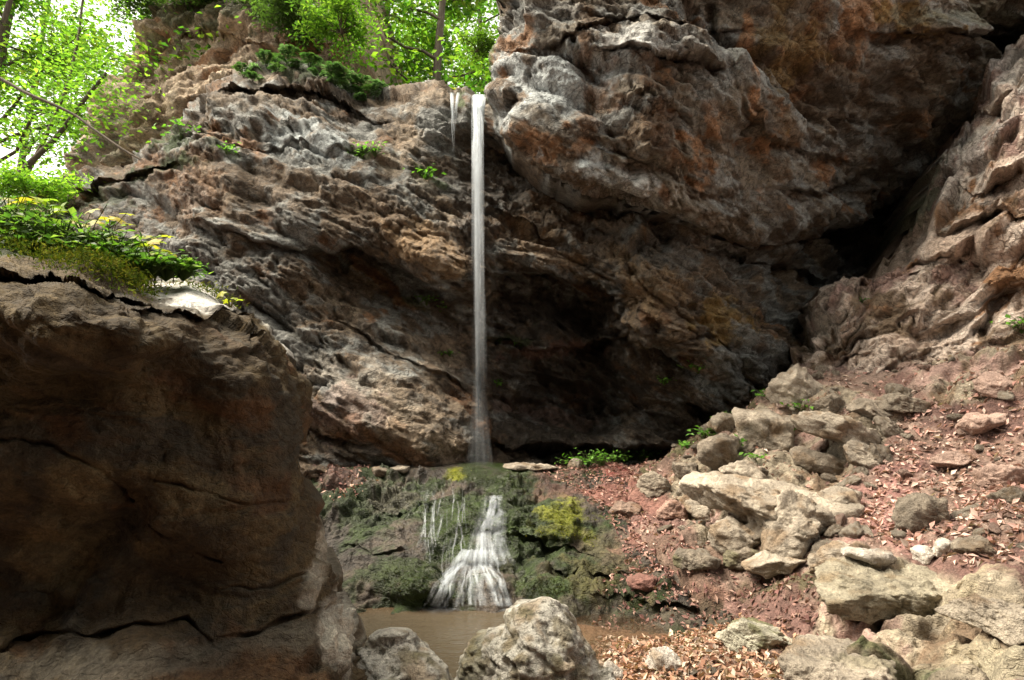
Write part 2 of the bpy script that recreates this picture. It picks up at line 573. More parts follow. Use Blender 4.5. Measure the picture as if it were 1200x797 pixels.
def cliff_depth(px, py):
    y = _d(px, py)
    for i, (l, a, L) in enumerate([
            ([(370, 288), (430, 298), (480, 318), (545, 350)], 0.75, 34), ([(250, 268), (330, 290), (400, 300)], 0.25, 25),
            ([(572, 318), (640, 322), (730, 345)], 0.75, 55), ([(565, 400), (640, 410), (730, 396)], 0.6, 45), ([(566, 522), (680, 528), (800, 522)], 0.8, 26),
            ([(566, 462), (640, 468), (720, 478)], 0.22, 20), ([(566, 240), (620, 262), (700, 300)], 0.25, 25), ([(575, 178), (640, 215), (740, 262)], 0.5, 30),
            ([(262, 104), (330, 100), (390, 112), (440, 138)], 0.6, 26), ([(60, 232), (120, 222), (170, 205), (210, 196)], 0.4, 22),
            ([(748, 396), (775, 404), (812, 432)], 0.75, 28), ([(800, 470), (850, 482), (930, 468)], 0.5, 30), ([(830, 285), (880, 300), (960, 330)], 0.5, 30),
            ([(280, 175), (345, 172), (420, 185)], 0.16, 20), ([(420, 520), (380, 508), (360, 500)][::-1], 0.4, 16),
            ([(395, 372), (440, 405), (500, 440), (550, 470)], 0.18, 16), ([(370, 340), (430, 392), (480, 432)], -0.12, 9)]):
        y = y + under(px, py, l, a, L, i)
    for i, (l, a, w) in enumerate([([(440, 388), (500, 452), (555, 500)], 0.16, 4), ([(375, 400), (430, 455), (480, 500)], 0.14, 4), ([(480, 340), (520, 420), (550, 450)], 0.2, 6),
                                   ([(290, 200), (330, 270), (420, 330)], 0.12, 5), ([(826, 392), (872, 420), (878, 465)], 0.18, 4), ([(735, 300), (745, 350), (735, 420)], 0.25, 7),
                                   ([(230, 310), (300, 360), (380, 420)], 0.12, 5), ([(460, 160), (480, 230), (520, 260)], 0.12, 5)]):
        y = y + groove(px, py, l, a, w, i)
    return y


px, py, P0 = patch(cliff_top, [(-300, 640), (300, 640), (700, 600), (1320, 640)], [(-300, 300), (-300, 640)], [(1320, 80), (1320, 640)], 1.55, cliff_depth,
                   rnd=[('top', 0.9, 22)])
NB = steady(normals(blur_grid(P0, 30)), (0, -1, .15))
D = rock_relief(P0, CBED, [(1.5, 0.22), (0.6, 0.13), (0.26, 0.085), (0.12, 0.045), (0.055, 0.022)], 3, flat=.6, fine=.016, beds=.6)
rightness = sstep(560, 640, px)
D = D * (.74 + .5 * rightness) * (1 - .25 * np.exp(-((px - 770) / 110) ** 2 - ((py - 350) / 80) ** 2))
P1 = P0 + NB * D[..., None]
c = rock_colours(P0, CBED, [(BROWN * .9, 0, 0, 0), (TAN * .95, 0.25, 0.25, 1.1), (GREY * 0.95, 0.05, 0.2, 0.9), (DARK * 1.3, 0.3, 0.2, 1.6), (RUST * 0.75, 0.6, 0.15, 0.9)], 21)
c = blobs(c, px, py, P0, [
    # grey and blue-grey sheets on the left wall
    (250, 330, 130, 50, 30, GREY * 0.85, .8), (330, 400, 90, 45, 35, GREY * 0.9, .8), (360, 165, 50, 22, 20, BLUEGREY, .9), (400, 185, 30, 16, 20, BLUEGREY, .85), (340, 240, 40, 70, 10, GREY * 0.8, .6),
    (430, 460, 70, 40, 35, np.array([.36, .32, .27]), .8), (480, 490, 60, 30, 40, TAN * 1.15, .7), (400, 480, 50, 40, 0, PINK * .9, .5), (510, 430, 40, 40, 40, TAN, .7),
    # brown band
    (300, 215, 90, 26, 15, BROWN * 1.05, .8), (230, 225, 30, 40, 0, RUST * .9, .6), (420, 250, 90, 36, 25, BROWN * 1.15, .85), (500, 290, 60, 30, 25, np.array([.30, .19, .10]), .8), (300, 175, 20, 10, 10, RUST * 1.2, .8), (265, 172, 16, 8, 0, RUST * 1.3, .8),
    (470, 170, 30, 40, 0, TAN * 1.05, .8), (500, 225, 30, 20, 0, TAN, .5), (300, 120, 50, 22, 0, TAN * .8, .6), (510, 118, 40, 9, 0, TAN * 1.15, .7),
    # wet rock behind the fall, with the recess shade painted in dark
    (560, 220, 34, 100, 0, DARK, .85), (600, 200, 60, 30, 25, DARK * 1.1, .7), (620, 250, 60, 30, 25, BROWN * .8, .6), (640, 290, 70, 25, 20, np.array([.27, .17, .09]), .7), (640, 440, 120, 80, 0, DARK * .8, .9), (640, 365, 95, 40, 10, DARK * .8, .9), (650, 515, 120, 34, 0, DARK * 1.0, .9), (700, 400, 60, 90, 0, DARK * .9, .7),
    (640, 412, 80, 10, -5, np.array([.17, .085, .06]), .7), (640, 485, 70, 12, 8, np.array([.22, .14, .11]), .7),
    # right of the cavity; dark patches paint the shade of cave and recess
    (760, 330, 60, 45, 30, np.array([.30, .20, .11]), .75), (850, 370, 40, 26, 0, OCHRE, .8), (850, 430, 36, 34, 0, GREY * .75, .7), (900, 430, 22, 40, -20, GREY * .65, .8), (780, 290, 50, 40, 20, GREY * .7, .6), (1000, 270, 110, 60, 0, DARK, .8), (840, 400, 20, 10, 0, OCHRE * 1.2, .7), (800, 500, 60, 40, 0, DARK * 1.2, .7),
    # moss and growth
    (210, 165, 26, 20, 0, MOSS, .9), (180, 205, 40, 10, -15, MOSS * .8, .85), (120, 235, 40, 16, 0, MOSS * .6, .7), (235, 195, 30, 9, 0, MOSS, .7), (500, 205, 30, 5, 35, MOSS * 1.2, .7), (430, 183, 22, 5, 0, MOSS * 1.2, .8), (350, 80, 80, 12, 10, MOSS * .7, .85), (540, 122, 6, 12, 0, MOSS * 1.3, .8), (480, 352, 26, 5, 25, MOSS, .5), (600, 400, 40, 5, 5, MOSS * .8, .6), (265, 178, 24, 7, 0, MOSS, .5)])
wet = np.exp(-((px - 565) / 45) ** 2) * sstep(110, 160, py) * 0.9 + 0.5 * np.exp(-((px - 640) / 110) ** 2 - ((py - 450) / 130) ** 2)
c = c * np.array([.74, .76, .77])
V, Fc, src = add_skirt(P1, {'top': [(0, .5, .06), (0, 1.6, .1), (0, 4, .25), (0, 9, .5)], 'bottom': [(0, .3, -.8)]})
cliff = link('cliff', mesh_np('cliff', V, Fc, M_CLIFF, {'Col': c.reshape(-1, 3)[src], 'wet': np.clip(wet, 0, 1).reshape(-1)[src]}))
tag(cliff, 'tall bedded brown and grey cliff wall behind the waterfall', 'cliff', kind='structure')
CLIFF_P = P1; CLIFF_PX = (px, py)

# ---- rear rock tower above the ledge
tw_pts = [(60, 240, 12.4), (95, 215, 12.2), (140, 80, 12.6), (190, 20, 12.8), (200, -60, 13), (120, 180, 11.8), (200, 180, 11.2), (220, 100, 11.7), (300, 100, 11.2), (260, 40, 12), (340, 20, 11.6), (330, -60, 12.5), (420, 20, 11.8), (420, 220, 11), (300, 220, 11)]
_t = depth_map(tw_pts)
tpx, tpy, T0 = patch([(188, -60), (300, -60), (420, -60)], [(70, 250), (250, 250), (420, 250)], [(188, -60), (184, 22), (152, 64), (140, 95), (112, 128), (100, 180), (86, 210), (70, 250)], [(420, -60), (410, 60), (420, 250)], 1.7,
                     lambda a, b: _t(a, b) + groove(a, b, [(215, 90), (190, 150), (150, 210)], .3, 6) + under(a, b, [(190, 50), (250, 40), (330, 60)], .3, 30, 2), rnd=[('left', .9, 30)])
NB = normals(blur_grid(T0, 20))
D = rock_relief(T0, (-0.35, -0.3, 0.88), [(1.1, 0.26), (0.5, 0.17), (0.24, 0.1), (0.11, 0.05), (0.05, 0.022)], 33, flat=.7, fine=.016)
T1 = T0 + NB * D[..., None]
c = rock_colours(T0, (-0.35, -0.3, 0.88), [(np.array([.32, .24, .165]), 0, 0, 0), (np.array([.45, .36, .26]), 0.0, 0.25, 1.2), (BROWN, 0.3, 0.2, 1.3), (RUST * .9, 0.5, 0.15, 1.0)], 61)
c = blobs(c, tpx, tpy, T0, [(300, 45, 40, 20, 30, TAN * 1.2, .7), (210, 110, 40, 30, 30, TAN * 1.15, .6), (130, 170, 20, 40, 20, np.array([.22, .2, .17]), .6), (250, 20, 100, 22, 0, MOSS * .5, .8), (200, 55, 30, 8, 0, MOSS * .6, .6)], 80)
V, Fc, src = add_skirt(T1, {'left': [(.2, 1, 0), (.6, 4, 0), (1, 8, 0)], 'top': [(0, 3, .2)], 'right': [(.2, 2, 0), (.2, 6, 0)]})
tower = link('rock_tower', mesh_np('rock_tower', V, Fc, M_CLIFF, {'Col': c.reshape(-1, 3)[src], 'wet': np.zeros(len(V))}))
tag(tower, 'crumbling tan rock tower with hanging roots above the mossy ledge', 'rock tower')

# ---- overhanging buttress
bt_pts = [(596, -130, 7.5), (585, -60, 7.6), (583, 20, 7.7), (578, 110, 7.7), (578, 152, 7.9), (700, -130, 6.9), (700, 0, 7.0), (700, 120, 7.0), (690, 215, 7.5), (620, 150, 7.45), (630, 60, 7.2), (740, 150, 7.0), (800, -130, 6.8), (800, 0, 6.9), (810, 120, 7.05), (785, 235, 7.6), (900, -130, 6.8), (900, 0, 7.0), (900, 120, 7.5), (880, 200, 7.95), (880, 290, 8.6),
          (1000, -130, 6.9), (1000, 0, 7.2), (1000, 120, 8.1), (1000, 180, 8.8), (1000, 245, 9.9), (1100, -130, 6.9), (1100, 0, 7.4), (1100, 120, 8.6), (1100, 200, 9.8), (1200, 0, 7.5), (1200, 60, 8.3), (1200, 120, 9.0), (1340, -130, 7.0), (1340, 60, 8.2), (1340, 150, 9.0)]
_b = depth_map(bt_pts)
BBED = (0.36, -0.25, 0.9)


def butt_depth(a, b):
    y = _b(a, b)
    for i, (l, am, L) in enumerate([([(700, 60), (760, 78), (840, 84)], .3, 30), ([(860, 160), (920, 172), (1000, 190)], .25, 25), ([(590, 62), (640, 55), (720, 30)], .22, 20), ([(700, 20), (790, 30), (880, 24)], .2, 18),
                                    ([(1000, 38), (1090, 42), (1200, 30)], .3, 30), ([(680, 165), (740, 190), (800, 212)], -.16, 16), ([(1170, 45), (1200, 40), (1260, 36)], .8, 30), ([(900, 218), (960, 225), (1020, 200)], .4, 22)]):
        y = y + under(a, b, l, am, L, i + 20)
    for i, (l, am, w) in enumerate([([(672, 60), (720, 110), (800, 150), (870, 190)], .18, 5), ([(840, 0), (850, 90), (880, 160), (900, 230)], .2, 6), ([(735, 95), (765, 160), (760, 215)], .12, 5), ([(620, 90), (660, 150), (720, 175)], .12, 5),
                                    ([(940, 130), (980, 150), (1050, 138)], .2, 5)]):
        y = y + groove(a, b, l, am, w, i + 9)
    return y


bpx, bpy_, B0 = patch([(600, -130), (900, -130), (1340, -130)],
                      [(580, 156), (628, 178), (660, 200), (705, 226), (748, 240), (790, 250), (830, 272), (880, 292), (930, 284), (1000, 262), (1080, 210), (1200, 150), (1340, 150)],
                      [(600, -130), (590, -40), (588, 30), (577, 70), (574, 110), (580, 156)], [(1340, -130), (1340, 150)], 1.55, butt_depth, rnd=[('left', .9, 45), ('bottom', .5, 18)])
NB = steady(normals(blur_grid(B0, 26)), (-.1, -1, -.1), .4)
D = rock_relief(B0, BBED, [(1.7, 0.28), (0.7, 0.16), (0.28, 0.065), (0.12, 0.034), (0.055, 0.017)], 71, flat=.7, beds=.35, fine=.014, warp=.4, crack=.35)
B1 = B0 + NB * D[..., None]
c = rock_colours(B0, BBED, [(np.array([.20, .165, .125]), 0, 0, 0), (GREY, -0.05, 0.25, 0.9), (BROWN * .9, 0.25, 0.2, 0.8), (DARK * 1.5, 0.42, 0.2, 1.4), (RUST, 0.55, 0.15, 0.9)], 91)
c = blobs(c, bpx, bpy_, B0, [
    (640, 100, 60, 36, 10, BLUEGREY * 1.05, .85), (680, 80, 70, 26, 0, BLUEGREY, .8), (700, 190, 40, 18, 25, BLUEGREY * 1.15, .9), (760, 220, 50, 18, 15, PALE * .85, .85), (740, 60, 50, 18, 10, PALE * .8, .75), (800, 60, 40, 18, 0, PALE * .7, .6), (600, 140, 24, 14, 20, BLUEGREY, .7), (820, 100, 30, 30, 0, GREY * 1.1, .6), (645, 20, 40, 12, -10, GREY * 1.1, .6),
    (700, 95, 22, 40, -20, RUST * .8, .7), (690, 140, 18, 18, 0, RUST * .7, .6), (880, 60, 7, 80, 3, RUST * 1.5, .9), (884, 130, 6, 30, 0, RUST * 1.4, .8), (990, 40, 30, 50, 0, RUST * 1.0, .85), (1010, 10, 30, 30, 0, RUST * 1.2, .8), (955, 50, 14, 50, 5, RUST * .8, .8), (1065, 25, 40, 25, 0, OCHRE * .8, .8), (1110, 60, 60, 30, 0, BROWN * .7, .7), (1000, 110, 110, 50, 0, BROWN * .55, .7), (930, 60, 40, 60, 0, OCHRE * .7, .6), (1140, 20, 80, 14, 0, np.array([.2, .2, .15]), .6),
    (778, 228, 10, 12, 0, RUST * 1.4, .7), (682, 170, 12, 7, 0, RUST * 1.2, .7), (770, 140, 16, 50, -10, RUST * .7, .5), (985, 170, 60, 14, -8, GREY * .7, .7), (1000, 215, 40, 14, 0, GREY * .7, .7), (1050, 180, 50, 30, 0, DARK * 1.2, .7),
    (576, 70, 10, 30, 0, MOSS * 1.3, .85), (583, 40, 8, 20, 0, MOSS, .8)], 120)
c = c * np.array([.86, .88, .9])
V, Fc, src = add_skirt(B1, {'left': [(.15, .6, 0), (.4, 2, 0), (1, 6, .3)], 'bottom': [(0, .6, .15), (0, 3, .6)], 'top': [(0, .4, .5), (0, 2, .9), (.5, 8, 1)], 'right': [(1, 0, 0), (6, -1, 0)]})
butt = link('rock_buttress', mesh_np('rock_buttress', V, Fc, M_BUTT, {'Col': c.reshape(-1, 3)[src], 'wet': np.zeros(len(V))}))
tag(butt, 'huge overhanging grey buttress streaked with rust beside the waterfall lip', 'rock buttress')

# ---- outcrop above the scree
oc_pts = [(1260, 0, 6.6), (1200, 62, 7.2), (1150, 112, 7.6), (1110, 200, 7.9), (1075, 255, 8.1), (1020, 328, 8.2), (960, 333, 8.4), (936, 400, 8.4), (935, 428, 8.2), (1000, 380, 7.75), (1000, 432, 7.9), (1015, 412, 7.9), (1100, 398, 7.2), (1200, 388, 6.6), (1300, 380, 6.2), (1200, 200, 6.7), (1200, 130, 6.85), (1150, 200, 7.2), (1120, 300, 7.3), (1060, 350, 7.6), (1200, 300, 6.6), (1300, 200, 6.1), (1300, 60, 6.3), (970, 360, 7.8), (985, 400, 7.75)]
_o = depth_map(oc_pts)
OBED = (-0.62, -0.25, 0.74)


def out_depth(a, b):
    y = _o(a, b)
    for i, (l, am, w) in enumerate([([(1150, 385), (1180, 330), (1205, 290)], .3, 9), ([(1020, 330), (1060, 290), (1120, 215)], .1, 5), ([(1120, 120), (1180, 130), (1215, 110)], .25, 7), ([(1010, 335), (1015, 380), (1000, 430)], .35, 8),
                                    ([(1060, 380), (1110, 330), (1170, 250)], .22, 7), ([(1090, 230), (1150, 200), (1200, 150)], .14, 6), ([(940, 345), (970, 370), (990, 420)], .14, 5), ([(1075, 395), (1140, 372), (1200, 330)], .2, 7), ([(1060, 300), (1100, 330), (1140, 330)], .16, 6)]):
        y = y + groove(a, b, l, am, w, i + 40)
    for i, (l, am, L) in enumerate([([(1060, 320), (1100, 300), (1160, 300)], .2, 16), ([(950, 405), (980, 420), (1010, 420)], .25, 12), ([(1090, 205), (1140, 225), (1200, 200)], .3, 22), ([(1120, 118), (1160, 135), (1190, 120)], .25, 14), ([(1110, 280), (1150, 262), (1210, 250)], .28, 20)]):
        y = y + under(a, b, l, am, L, i + 60)
    return y


opx, opy, O0 = patch([(1250, -10), (1280, -20), (1310, -30)], [(932, 466), (1000, 474), (1030, 456), (1110, 440), (1200, 430), (1310, 420)],
                     [(1250, -10), (1200, 62), (1152, 112), (1110, 195), (1078, 250), (1046, 292), (1020, 326), (992, 322), (962, 334), (945, 352), (936, 400), (932, 466)], [(1310, -30), (1310, 420)], 1.3, out_depth, rnd=[('left', .8, 22), ('bottom', .7, 26)])
NB = steady(normals(blur_grid(O0, 24)), (-.35, -.9, .3), .7)
D = rock_relief(O0, OBED, [(1.1, 0.22), (0.5, 0.2), (0.22, 0.085), (0.1, 0.035), (0.05, 0.014)], 131, flat=.55, along=1.9, beds=.3, warp=.1)
O1 = O0 + NB * D[..., None]
c = rock_colours(O0, OBED, [(np.array([.46, .355, .285]), 0, 0, 0), (np.array([.54, .445, .375]), 0.0, .25, 1.1), (BROWN * .95, .3, .2, 1.2), (PINK * .95, .3, .2, .8), (RUST * .9, .6, .15, 1)], 151)
c = blobs(c, opx, opy, O0, [(970, 370, 40, 30, 0, np.array([.3, .26, .21]), .7), (1130, 200, 30, 70, 30, PALE * .8, .6), (1190, 90, 40, 20, -40, PALE * .75, .6), (1140, 250, 60, 12, -20, RUST * .9, .7), (1085, 240, 10, 40, 30, np.array([.15, .2, .13]), .6), (1180, 255, 30, 14, 0, RUST, .6)], 160)
V, Fc, src = add_skirt(O1, {'left': [(.3, .8, .1), (1, 3, 0), (2, 6, -.4)], 'top': [(.5, 1, .3), (2, 2, .4)], 'right': [(3, -.6, .4), (6, -3, .6)], 'bottom': [(0, .2, -.8)]})
outc = link('rock_outcrop', mesh_np('rock_outcrop', V, Fc, M_OUT, {'Col': c.reshape(-1, 3)[src], 'wet': np.zeros(len(V))}))
tag(outc, 'pinkish ridged rock outcrop rising steeply above the scree slope', 'rock outcrop')

# ---- ground: one sheet on a polar grid about the viewer
gp = []
for a in [(1000, 797, 3.1), (1200, 797, 2.9), (1100, 700, 3.9), (1200, 700, 3.7), (950, 700, 4.6), (1000, 620, 5.4), (1100, 620, 5.0), (1200, 600, 4.7), (900, 620, 5.8), (800, 640, 5.9), (850, 560, 7.0), (950, 520, 7.0), (1050, 500, 6.7), (1200, 480, 6.0),
          (930, 440, 7.9), (1030, 440, 7.6), (1200, 395, 7.0), (1320, 400, 6.6), (1320, 600, 4.6), (760, 556, 7.8), (700, 547, 8.2), (600, 547, 8.3), (450, 553, 8.0), (385, 565, 7.6), (740, 660, 5.95), (820, 690, 5.25), (680, 600, 7.0), (860, 500, 7.9), (800, 535, 8.0), (1000, 560, 6.3), (1100, 540, 6.1)]:
    gp.append(at(*a))
for a in [(720, 790, .03), (800, 775, .09), (870, 765, .13), (950, 775, .22), (705, 745, -.03), (850, 738, .08), (770, 733, .0), (880, 710, .2), (640, 745, -.12), (700, 722, .02)]:
    gp.append(atz(*a))
gp += [(-.7, 4.8, -.3), (-1.2, 5.2, -.3), (0.2, 4.3, -.22), (-.9, 3.6, -.2), (.1, 5.4, -.22), (-1.8, 5.6, -.1), (0, 2.8, .0), (-1, 2, .05), (-3, 3, .3), (-4, 6, .9), (-3, 7.5, 1.0), (0, 0, .1), (3, 0, .9), (-4, 0, .6), (0, -4, .2), (6, 2, 2.6), (8, 6, 3.6), (-8, 4, 1.5), (6, -5, 2.5), (-6, -5, 1.5), (2, 2, .35), (1.2, 3, .08), (-1.3, 6.6, .55), (.3, 6.6, .5),
       (0, 12, .6), (8, 12, 2), (-8, 12, 1.5), (2.0, 9.4, .7), (3.2, 9.6, 1.1), (1, 9.4, .75), (4.6, 9.8, 1.5), (0, 9.4, .85), (-1.5, 9.4, .9)]
gp = np.array(gp)
_gz = tps(gp, 2e-3)


def ground_base(x, y):
    r = np.hypot(x, y)
    z = _gz(np.clip(x, -9, 9), np.clip(y, -6, 12))
    return np.clip(z, -.4, 5) + np.clip(r - 10, 0, None) * 0.0


az = np.radians(np.concatenate([np.linspace(-180, -46, 60)[:-1], np.linspace(-46, 50, 900), np.linspace(50, 180, 60)[1:]]))
rad = np.concatenate([np.geomspace(.15, 1.8, 25)[:-1], np.linspace(1.8, 9, 520), np.geomspace(9.1, 90, 25)])
A_, R_ = np.meshgrid(az, rad)
gx, gy = R_ * np.sin(A_), R_ * np.cos(A_)
gz = ground_base(gx, gy)
_q = project(np.stack([gx, gy, gz], -1)); _fr = gy > .8
_bp = [(360, 575), (400, 556), (500, 552), (640, 552), (738, 562), (742, 605), (790, 655), (850, 692), (866, 738), (760, 742), (690, 735), (600, 722), (400, 718)]
_in = in_poly(_q[0], _q[1], _bp) & _fr & (gy < 8.5)
gz = gz - .45 * np.where(_in, sstep(0, 18, seg_dist(_q[0], _q[1], _bp + _bp[:1])), 0)
G0 = np.stack([gx, gy, gz], -1)
gpx, gpy = project(G0)
front = (gy > .8)
gpx = np.where(front, gpx, -999); gpy = np.where(front, gpy, -999)
# how stony the ground is: bedrock on the slope, fine earth and litter elsewhere
stony = np.zeros_like(gx)
for poly in ([(820, 660), (760, 560), (850, 490), (930, 430), (1010, 450), (1080, 480), (1040, 540), (1000, 560), (960, 640)], [(960, 690), (1000, 640), (1120, 660), (1200, 690), (1300, 820), (900, 860)], [(1040, 430), (1200, 395), (1300, 400), (1300, 470), (1100, 500)]):
    dd = seg_dist(gpx, gpy, poly + poly[:1]); ins = in_poly(gpx, gpy, poly)
    stony = np.maximum(stony, np.where(ins, sstep(-5, 30, dd), 0))
stony = np.where(front, stony, .3)
rel = rock_relief(G0, (-0.35, 0.25, 0.9), [(0.7, 0.16), (0.3, 0.11), (0.13, 0.05), (0.06, 0.018)], 171, flat=.7, along=1.5)
soft = 0.06 * fbm(G0 * 1.6, 4, 190) + .02 * fbm(G0 * 9, 3, 195)
pool = sstep(.12, -.06, gz)
near = sstep(60, 20, R_)
GD = (stony * rel * 1.0 + (1 - stony) * (soft + .3 * rel + .016 * facets(G0 * 16, 3)[0] + .01 * facets(G0 * 34, 5)[0])) * (1 - .75 * pool)
GD = GD * (.35 + .65 * sstep(2.6, 4.6, R_))
NG = np.stack(np.broadcast_arrays(-.25 * np.ones_like(gx) * stony, -.45 * stony, np.ones_like(gx)), -1)
NG /= np.linalg.norm(NG, axis=-1)[..., None]
G1 = G0 + NG * GD[..., None]
c = rock_colours(G0, (0, .2, 1), [(np.array([.17, .11, .085]), 0, 0, 0), (np.array([.25, .175, .14]), .1, .25, 2.0), (REDSOIL * .8, .1, .3, 1.0)], 201)
rock_c = rock_colours(G0, (-.35, .25, .9), [(np.array([.25, .21, .155]), 0, 0, 0), (np.array([.33, .28, .21]), 0, .25, 1.5), (BROWN, .35, .2, 1.3), (PINK, .4, .2, 1)], 211)
st = sstep(.25, .7, stony + .25 * fbm(G0 * 2.5, 4, 215))
c = c + (rock_c - c) * st[..., None]
c = blobs(c, gpx, gpy, G0, [(1040, 600, 40, 70, 20, np.array([.32, .165, .145]), .8), (690, 560, 90, 14, 0, np.array([.27, .08, .065]), .9), (740, 575, 50, 20, 20, np.array([.20, .095, .075]), .8), (410, 560, 50, 16, -10, np.array([.16, .105, .09]), .8), (930, 500, 40, 30, 0, np.array([.36, .21, .18]), .5),
                            (760, 700, 150, 34, 0, np.array([.075, .055, .035]), .95), (800, 660, 70, 30, 0, np.array([.12, .075, .055]), .8), (740, 720, 60, 10, 0, MOSS * .8, .6), (960, 690, 70, 20, 0, MOSS * .7, .6), (860, 690, 60, 10, 0, np.array([.16, .085, .06]), .6), (860, 640, 60, 12, 30, MOSS, .35), (1080, 785, 80, 10, 0, MOSS * 1.2, .6), (1120, 770, 120, 30, 10, np.array([.35, .31, .22]), .6), (1060, 690, 110, 30, 0, np.array([.33, .28, .19]), .7),
                            (880, 470, 50, 8, -35, MOSS * 1.2, .5), (800, 530, 60, 7, -30, MOSS * 1.2, .5), (1000, 790, 60, 10, 0, MOSS, .5)], 220)
c = mixc(c, np.array([.17, .10, .055]), pool * .9)
ground = link('ground', mesh_np('ground', G1.reshape(-1, 3), np.concatenate([grid_faces(*gx.shape)]), M_SOIL, {'Col': c.reshape(-1, 3), 'wet': np.clip(pool + .0, 0, 1).reshape(-1)}))
tag(ground, 'stony gorge floor with reddish earth and bedrock rising into a scree slope', 'ground', kind='structure')

# ---- mossy bank that the lower cascade runs down
mb_pts = [(370, 560, 7.55), (385, 548, 7.75), (450, 546, 7.8), (560, 543, 7.75), (640, 547, 7.85), (745, 556, 7.7), (380, 620, 6.7), (400, 700, 5.75), (500, 600, 6.75), (560, 590, 6.75), (560, 650, 6.1), (560, 712, 5.65), (500, 712, 5.7), (440, 700, 5.75), (440, 620, 6.55), (620, 600, 6.9), (620, 650, 6.35), (600, 715, 5.65), (680, 600, 7.0), (680, 660, 6.2), (690, 720, 5.5), (760, 640, 6.3), (760, 690, 5.75), (760, 730, 5.25), (860, 690, 5.3), (860, 735, 4.75), (800, 650, 6.0), (640, 730, 5.4), (480, 660, 6.05)]
_m = depth_map(mb_pts)
MBED = (0.15, -0.75, 0.65)


def bank_depth(a, b):
    y = _m(a, b)
    for i, (l, am, L) in enumerate([([(500, 668), (530, 658), (570, 655), (600, 662)], .05, 24), ([(400, 640), (440, 650), (480, 650)], .07, 18), ([(520, 588), (560, 584), (600, 590)], .05, 14), ([(540, 624), (575, 620), (610, 626)], .06, 14), ([(430, 585), (470, 590), (510, 600)], .12, 12), ([(640, 668), (690, 672), (740, 680)], .16, 14), ([(600, 632), (660, 640), (700, 650)], .1, 12), ([(700, 700), (780, 704), (850, 706)], .2, 16)]):
        y = y + under(a, b, l, am, L, i + 80)
    for x, yy, rx, ry, am in [(660, 608, 34, 22, -.22), (640, 690, 50, 18, -.2), (470, 685, 45, 20, -.2), (430, 600, 40, 20, -.12), (560, 555, 60, 14, -.1), (520, 690, 26, 16, -.15), (575, 680, 20, 20, -.14), (740, 705, 60, 16, -.15), (535, 555, 16, 12, -.12)]:
        y = y + am * np.exp(-((a - x) / rx) ** 2 - ((b - yy) / ry) ** 2)
    return y


mpx, mpy, K0 = patch([(366, 556), (385, 546), (450, 545), (560, 541), (640, 546), (700, 548), (750, 556)], [(392, 722), (500, 724), (600, 728), (700, 742), (780, 748), (880, 744)],
                     [(366, 556), (374, 620), (392, 722)], [(750, 556), (752, 600), (800, 650), (862, 690), (880, 744)], 1.0, bank_depth, rnd=[('right', .35, 40), ('top', .3, 10)])
NB = normals(blur_grid(K0, 22))
D = sstep(2, 16, mpy - 544) * rock_relief(K0, MBED, [(0.6, 0.13), (0.28, 0.10), (0.13, 0.05), (0.06, 0.02), (0.03, .008)], 231, flat=.7, along=1.3)
dark_step = sstep(720, 560, mpx)
K1 = K0 + NB * (D * (0.48 + .32 * dark_step) * (1 - .35 * np.exp(-((mpx - 562) / 28) ** 2)))[..., None]
c = rock_colours(K0, MBED, [(np.array([.042, .034, .027]), 0, 0, 0), (np.array([.09, .07, .053]), .15, .25, 1.5), (MOSS * .6, .05, .25, 1.2)], 251)
c = blobs(c, mpx, mpy, K0, [(560, 560, 130, 16, 0, MOSS * .6, .9), (600, 590, 60, 30, 0, MOSS * .55, .8), (430, 600, 50, 30, 0, MOSS * .45, .8), (460, 670, 50, 26, 0, MOSS * .6, .85), (535, 554, 15, 8, 0, np.array([.17, .18, .015]), .95), (660, 606, 30, 16, 5, np.array([.14, .15, .012]), 1), (655, 625, 40, 8, 0, np.array([.12, .13, .012]), .9), (690, 632, 12, 8, 0, np.array([.12, .13, .012]), .8), (636, 690, 50, 20, 10, MOSS * .85, .9), (620, 650, 40, 30, 0, MOSS * .5, .7), (700, 680, 70, 26, 0, np.array([.09, .075, .025]), .7),
                            (660, 580, 40, 14, 0, np.array([.15, .075, .055]), .6), (750, 620, 30, 40, 40, np.array([.26, .12, .095]), .85), (720, 585, 40, 20, 20, np.array([.27, .115, .09]), .85), (400, 562, 40, 14, 0, np.array([.17, .1, .085]), .8), (700, 645, 50, 20, 0, np.array([.11, .085, .05]), .6), (460, 580, 30, 14, 0, np.array([.10, .08, .065]), .5), (660, 560, 40, 8, 0, REDSOIL * .9, .7), (700, 720, 80, 14, 0, np.array([.06, .05, .03]), .8), (745, 705, 20, 10, 0, MOSS * .9, .8), (800, 720, 80, 20, 0, np.array([.085, .07, .045]), .8)], 260)
wet = 1.2 * np.exp(-((mpx - 545) / 85) ** 2)
c = c * .78
V, Fc, src = add_skirt(K1, {'top': [(0, .3, -.05), (0, 1, -.15)], 'bottom': [(0, -.05, -.3)], 'left': [(-.4, .2, -.3), (-1.5, .4, -.8)], 'right': [(.15, .1, -.25)]})
bank = link('mossy_bank', mesh_np('mossy_bank', V, Fc, M_BANK, {'Col': c.reshape(-1, 3)[src], 'wet': np.clip(wet, 0, 1).reshape(-1)[src]}))
tag(bank, 'dark wet mossy rock bank between the waterfall foot and the brown pool', 'rock bank')
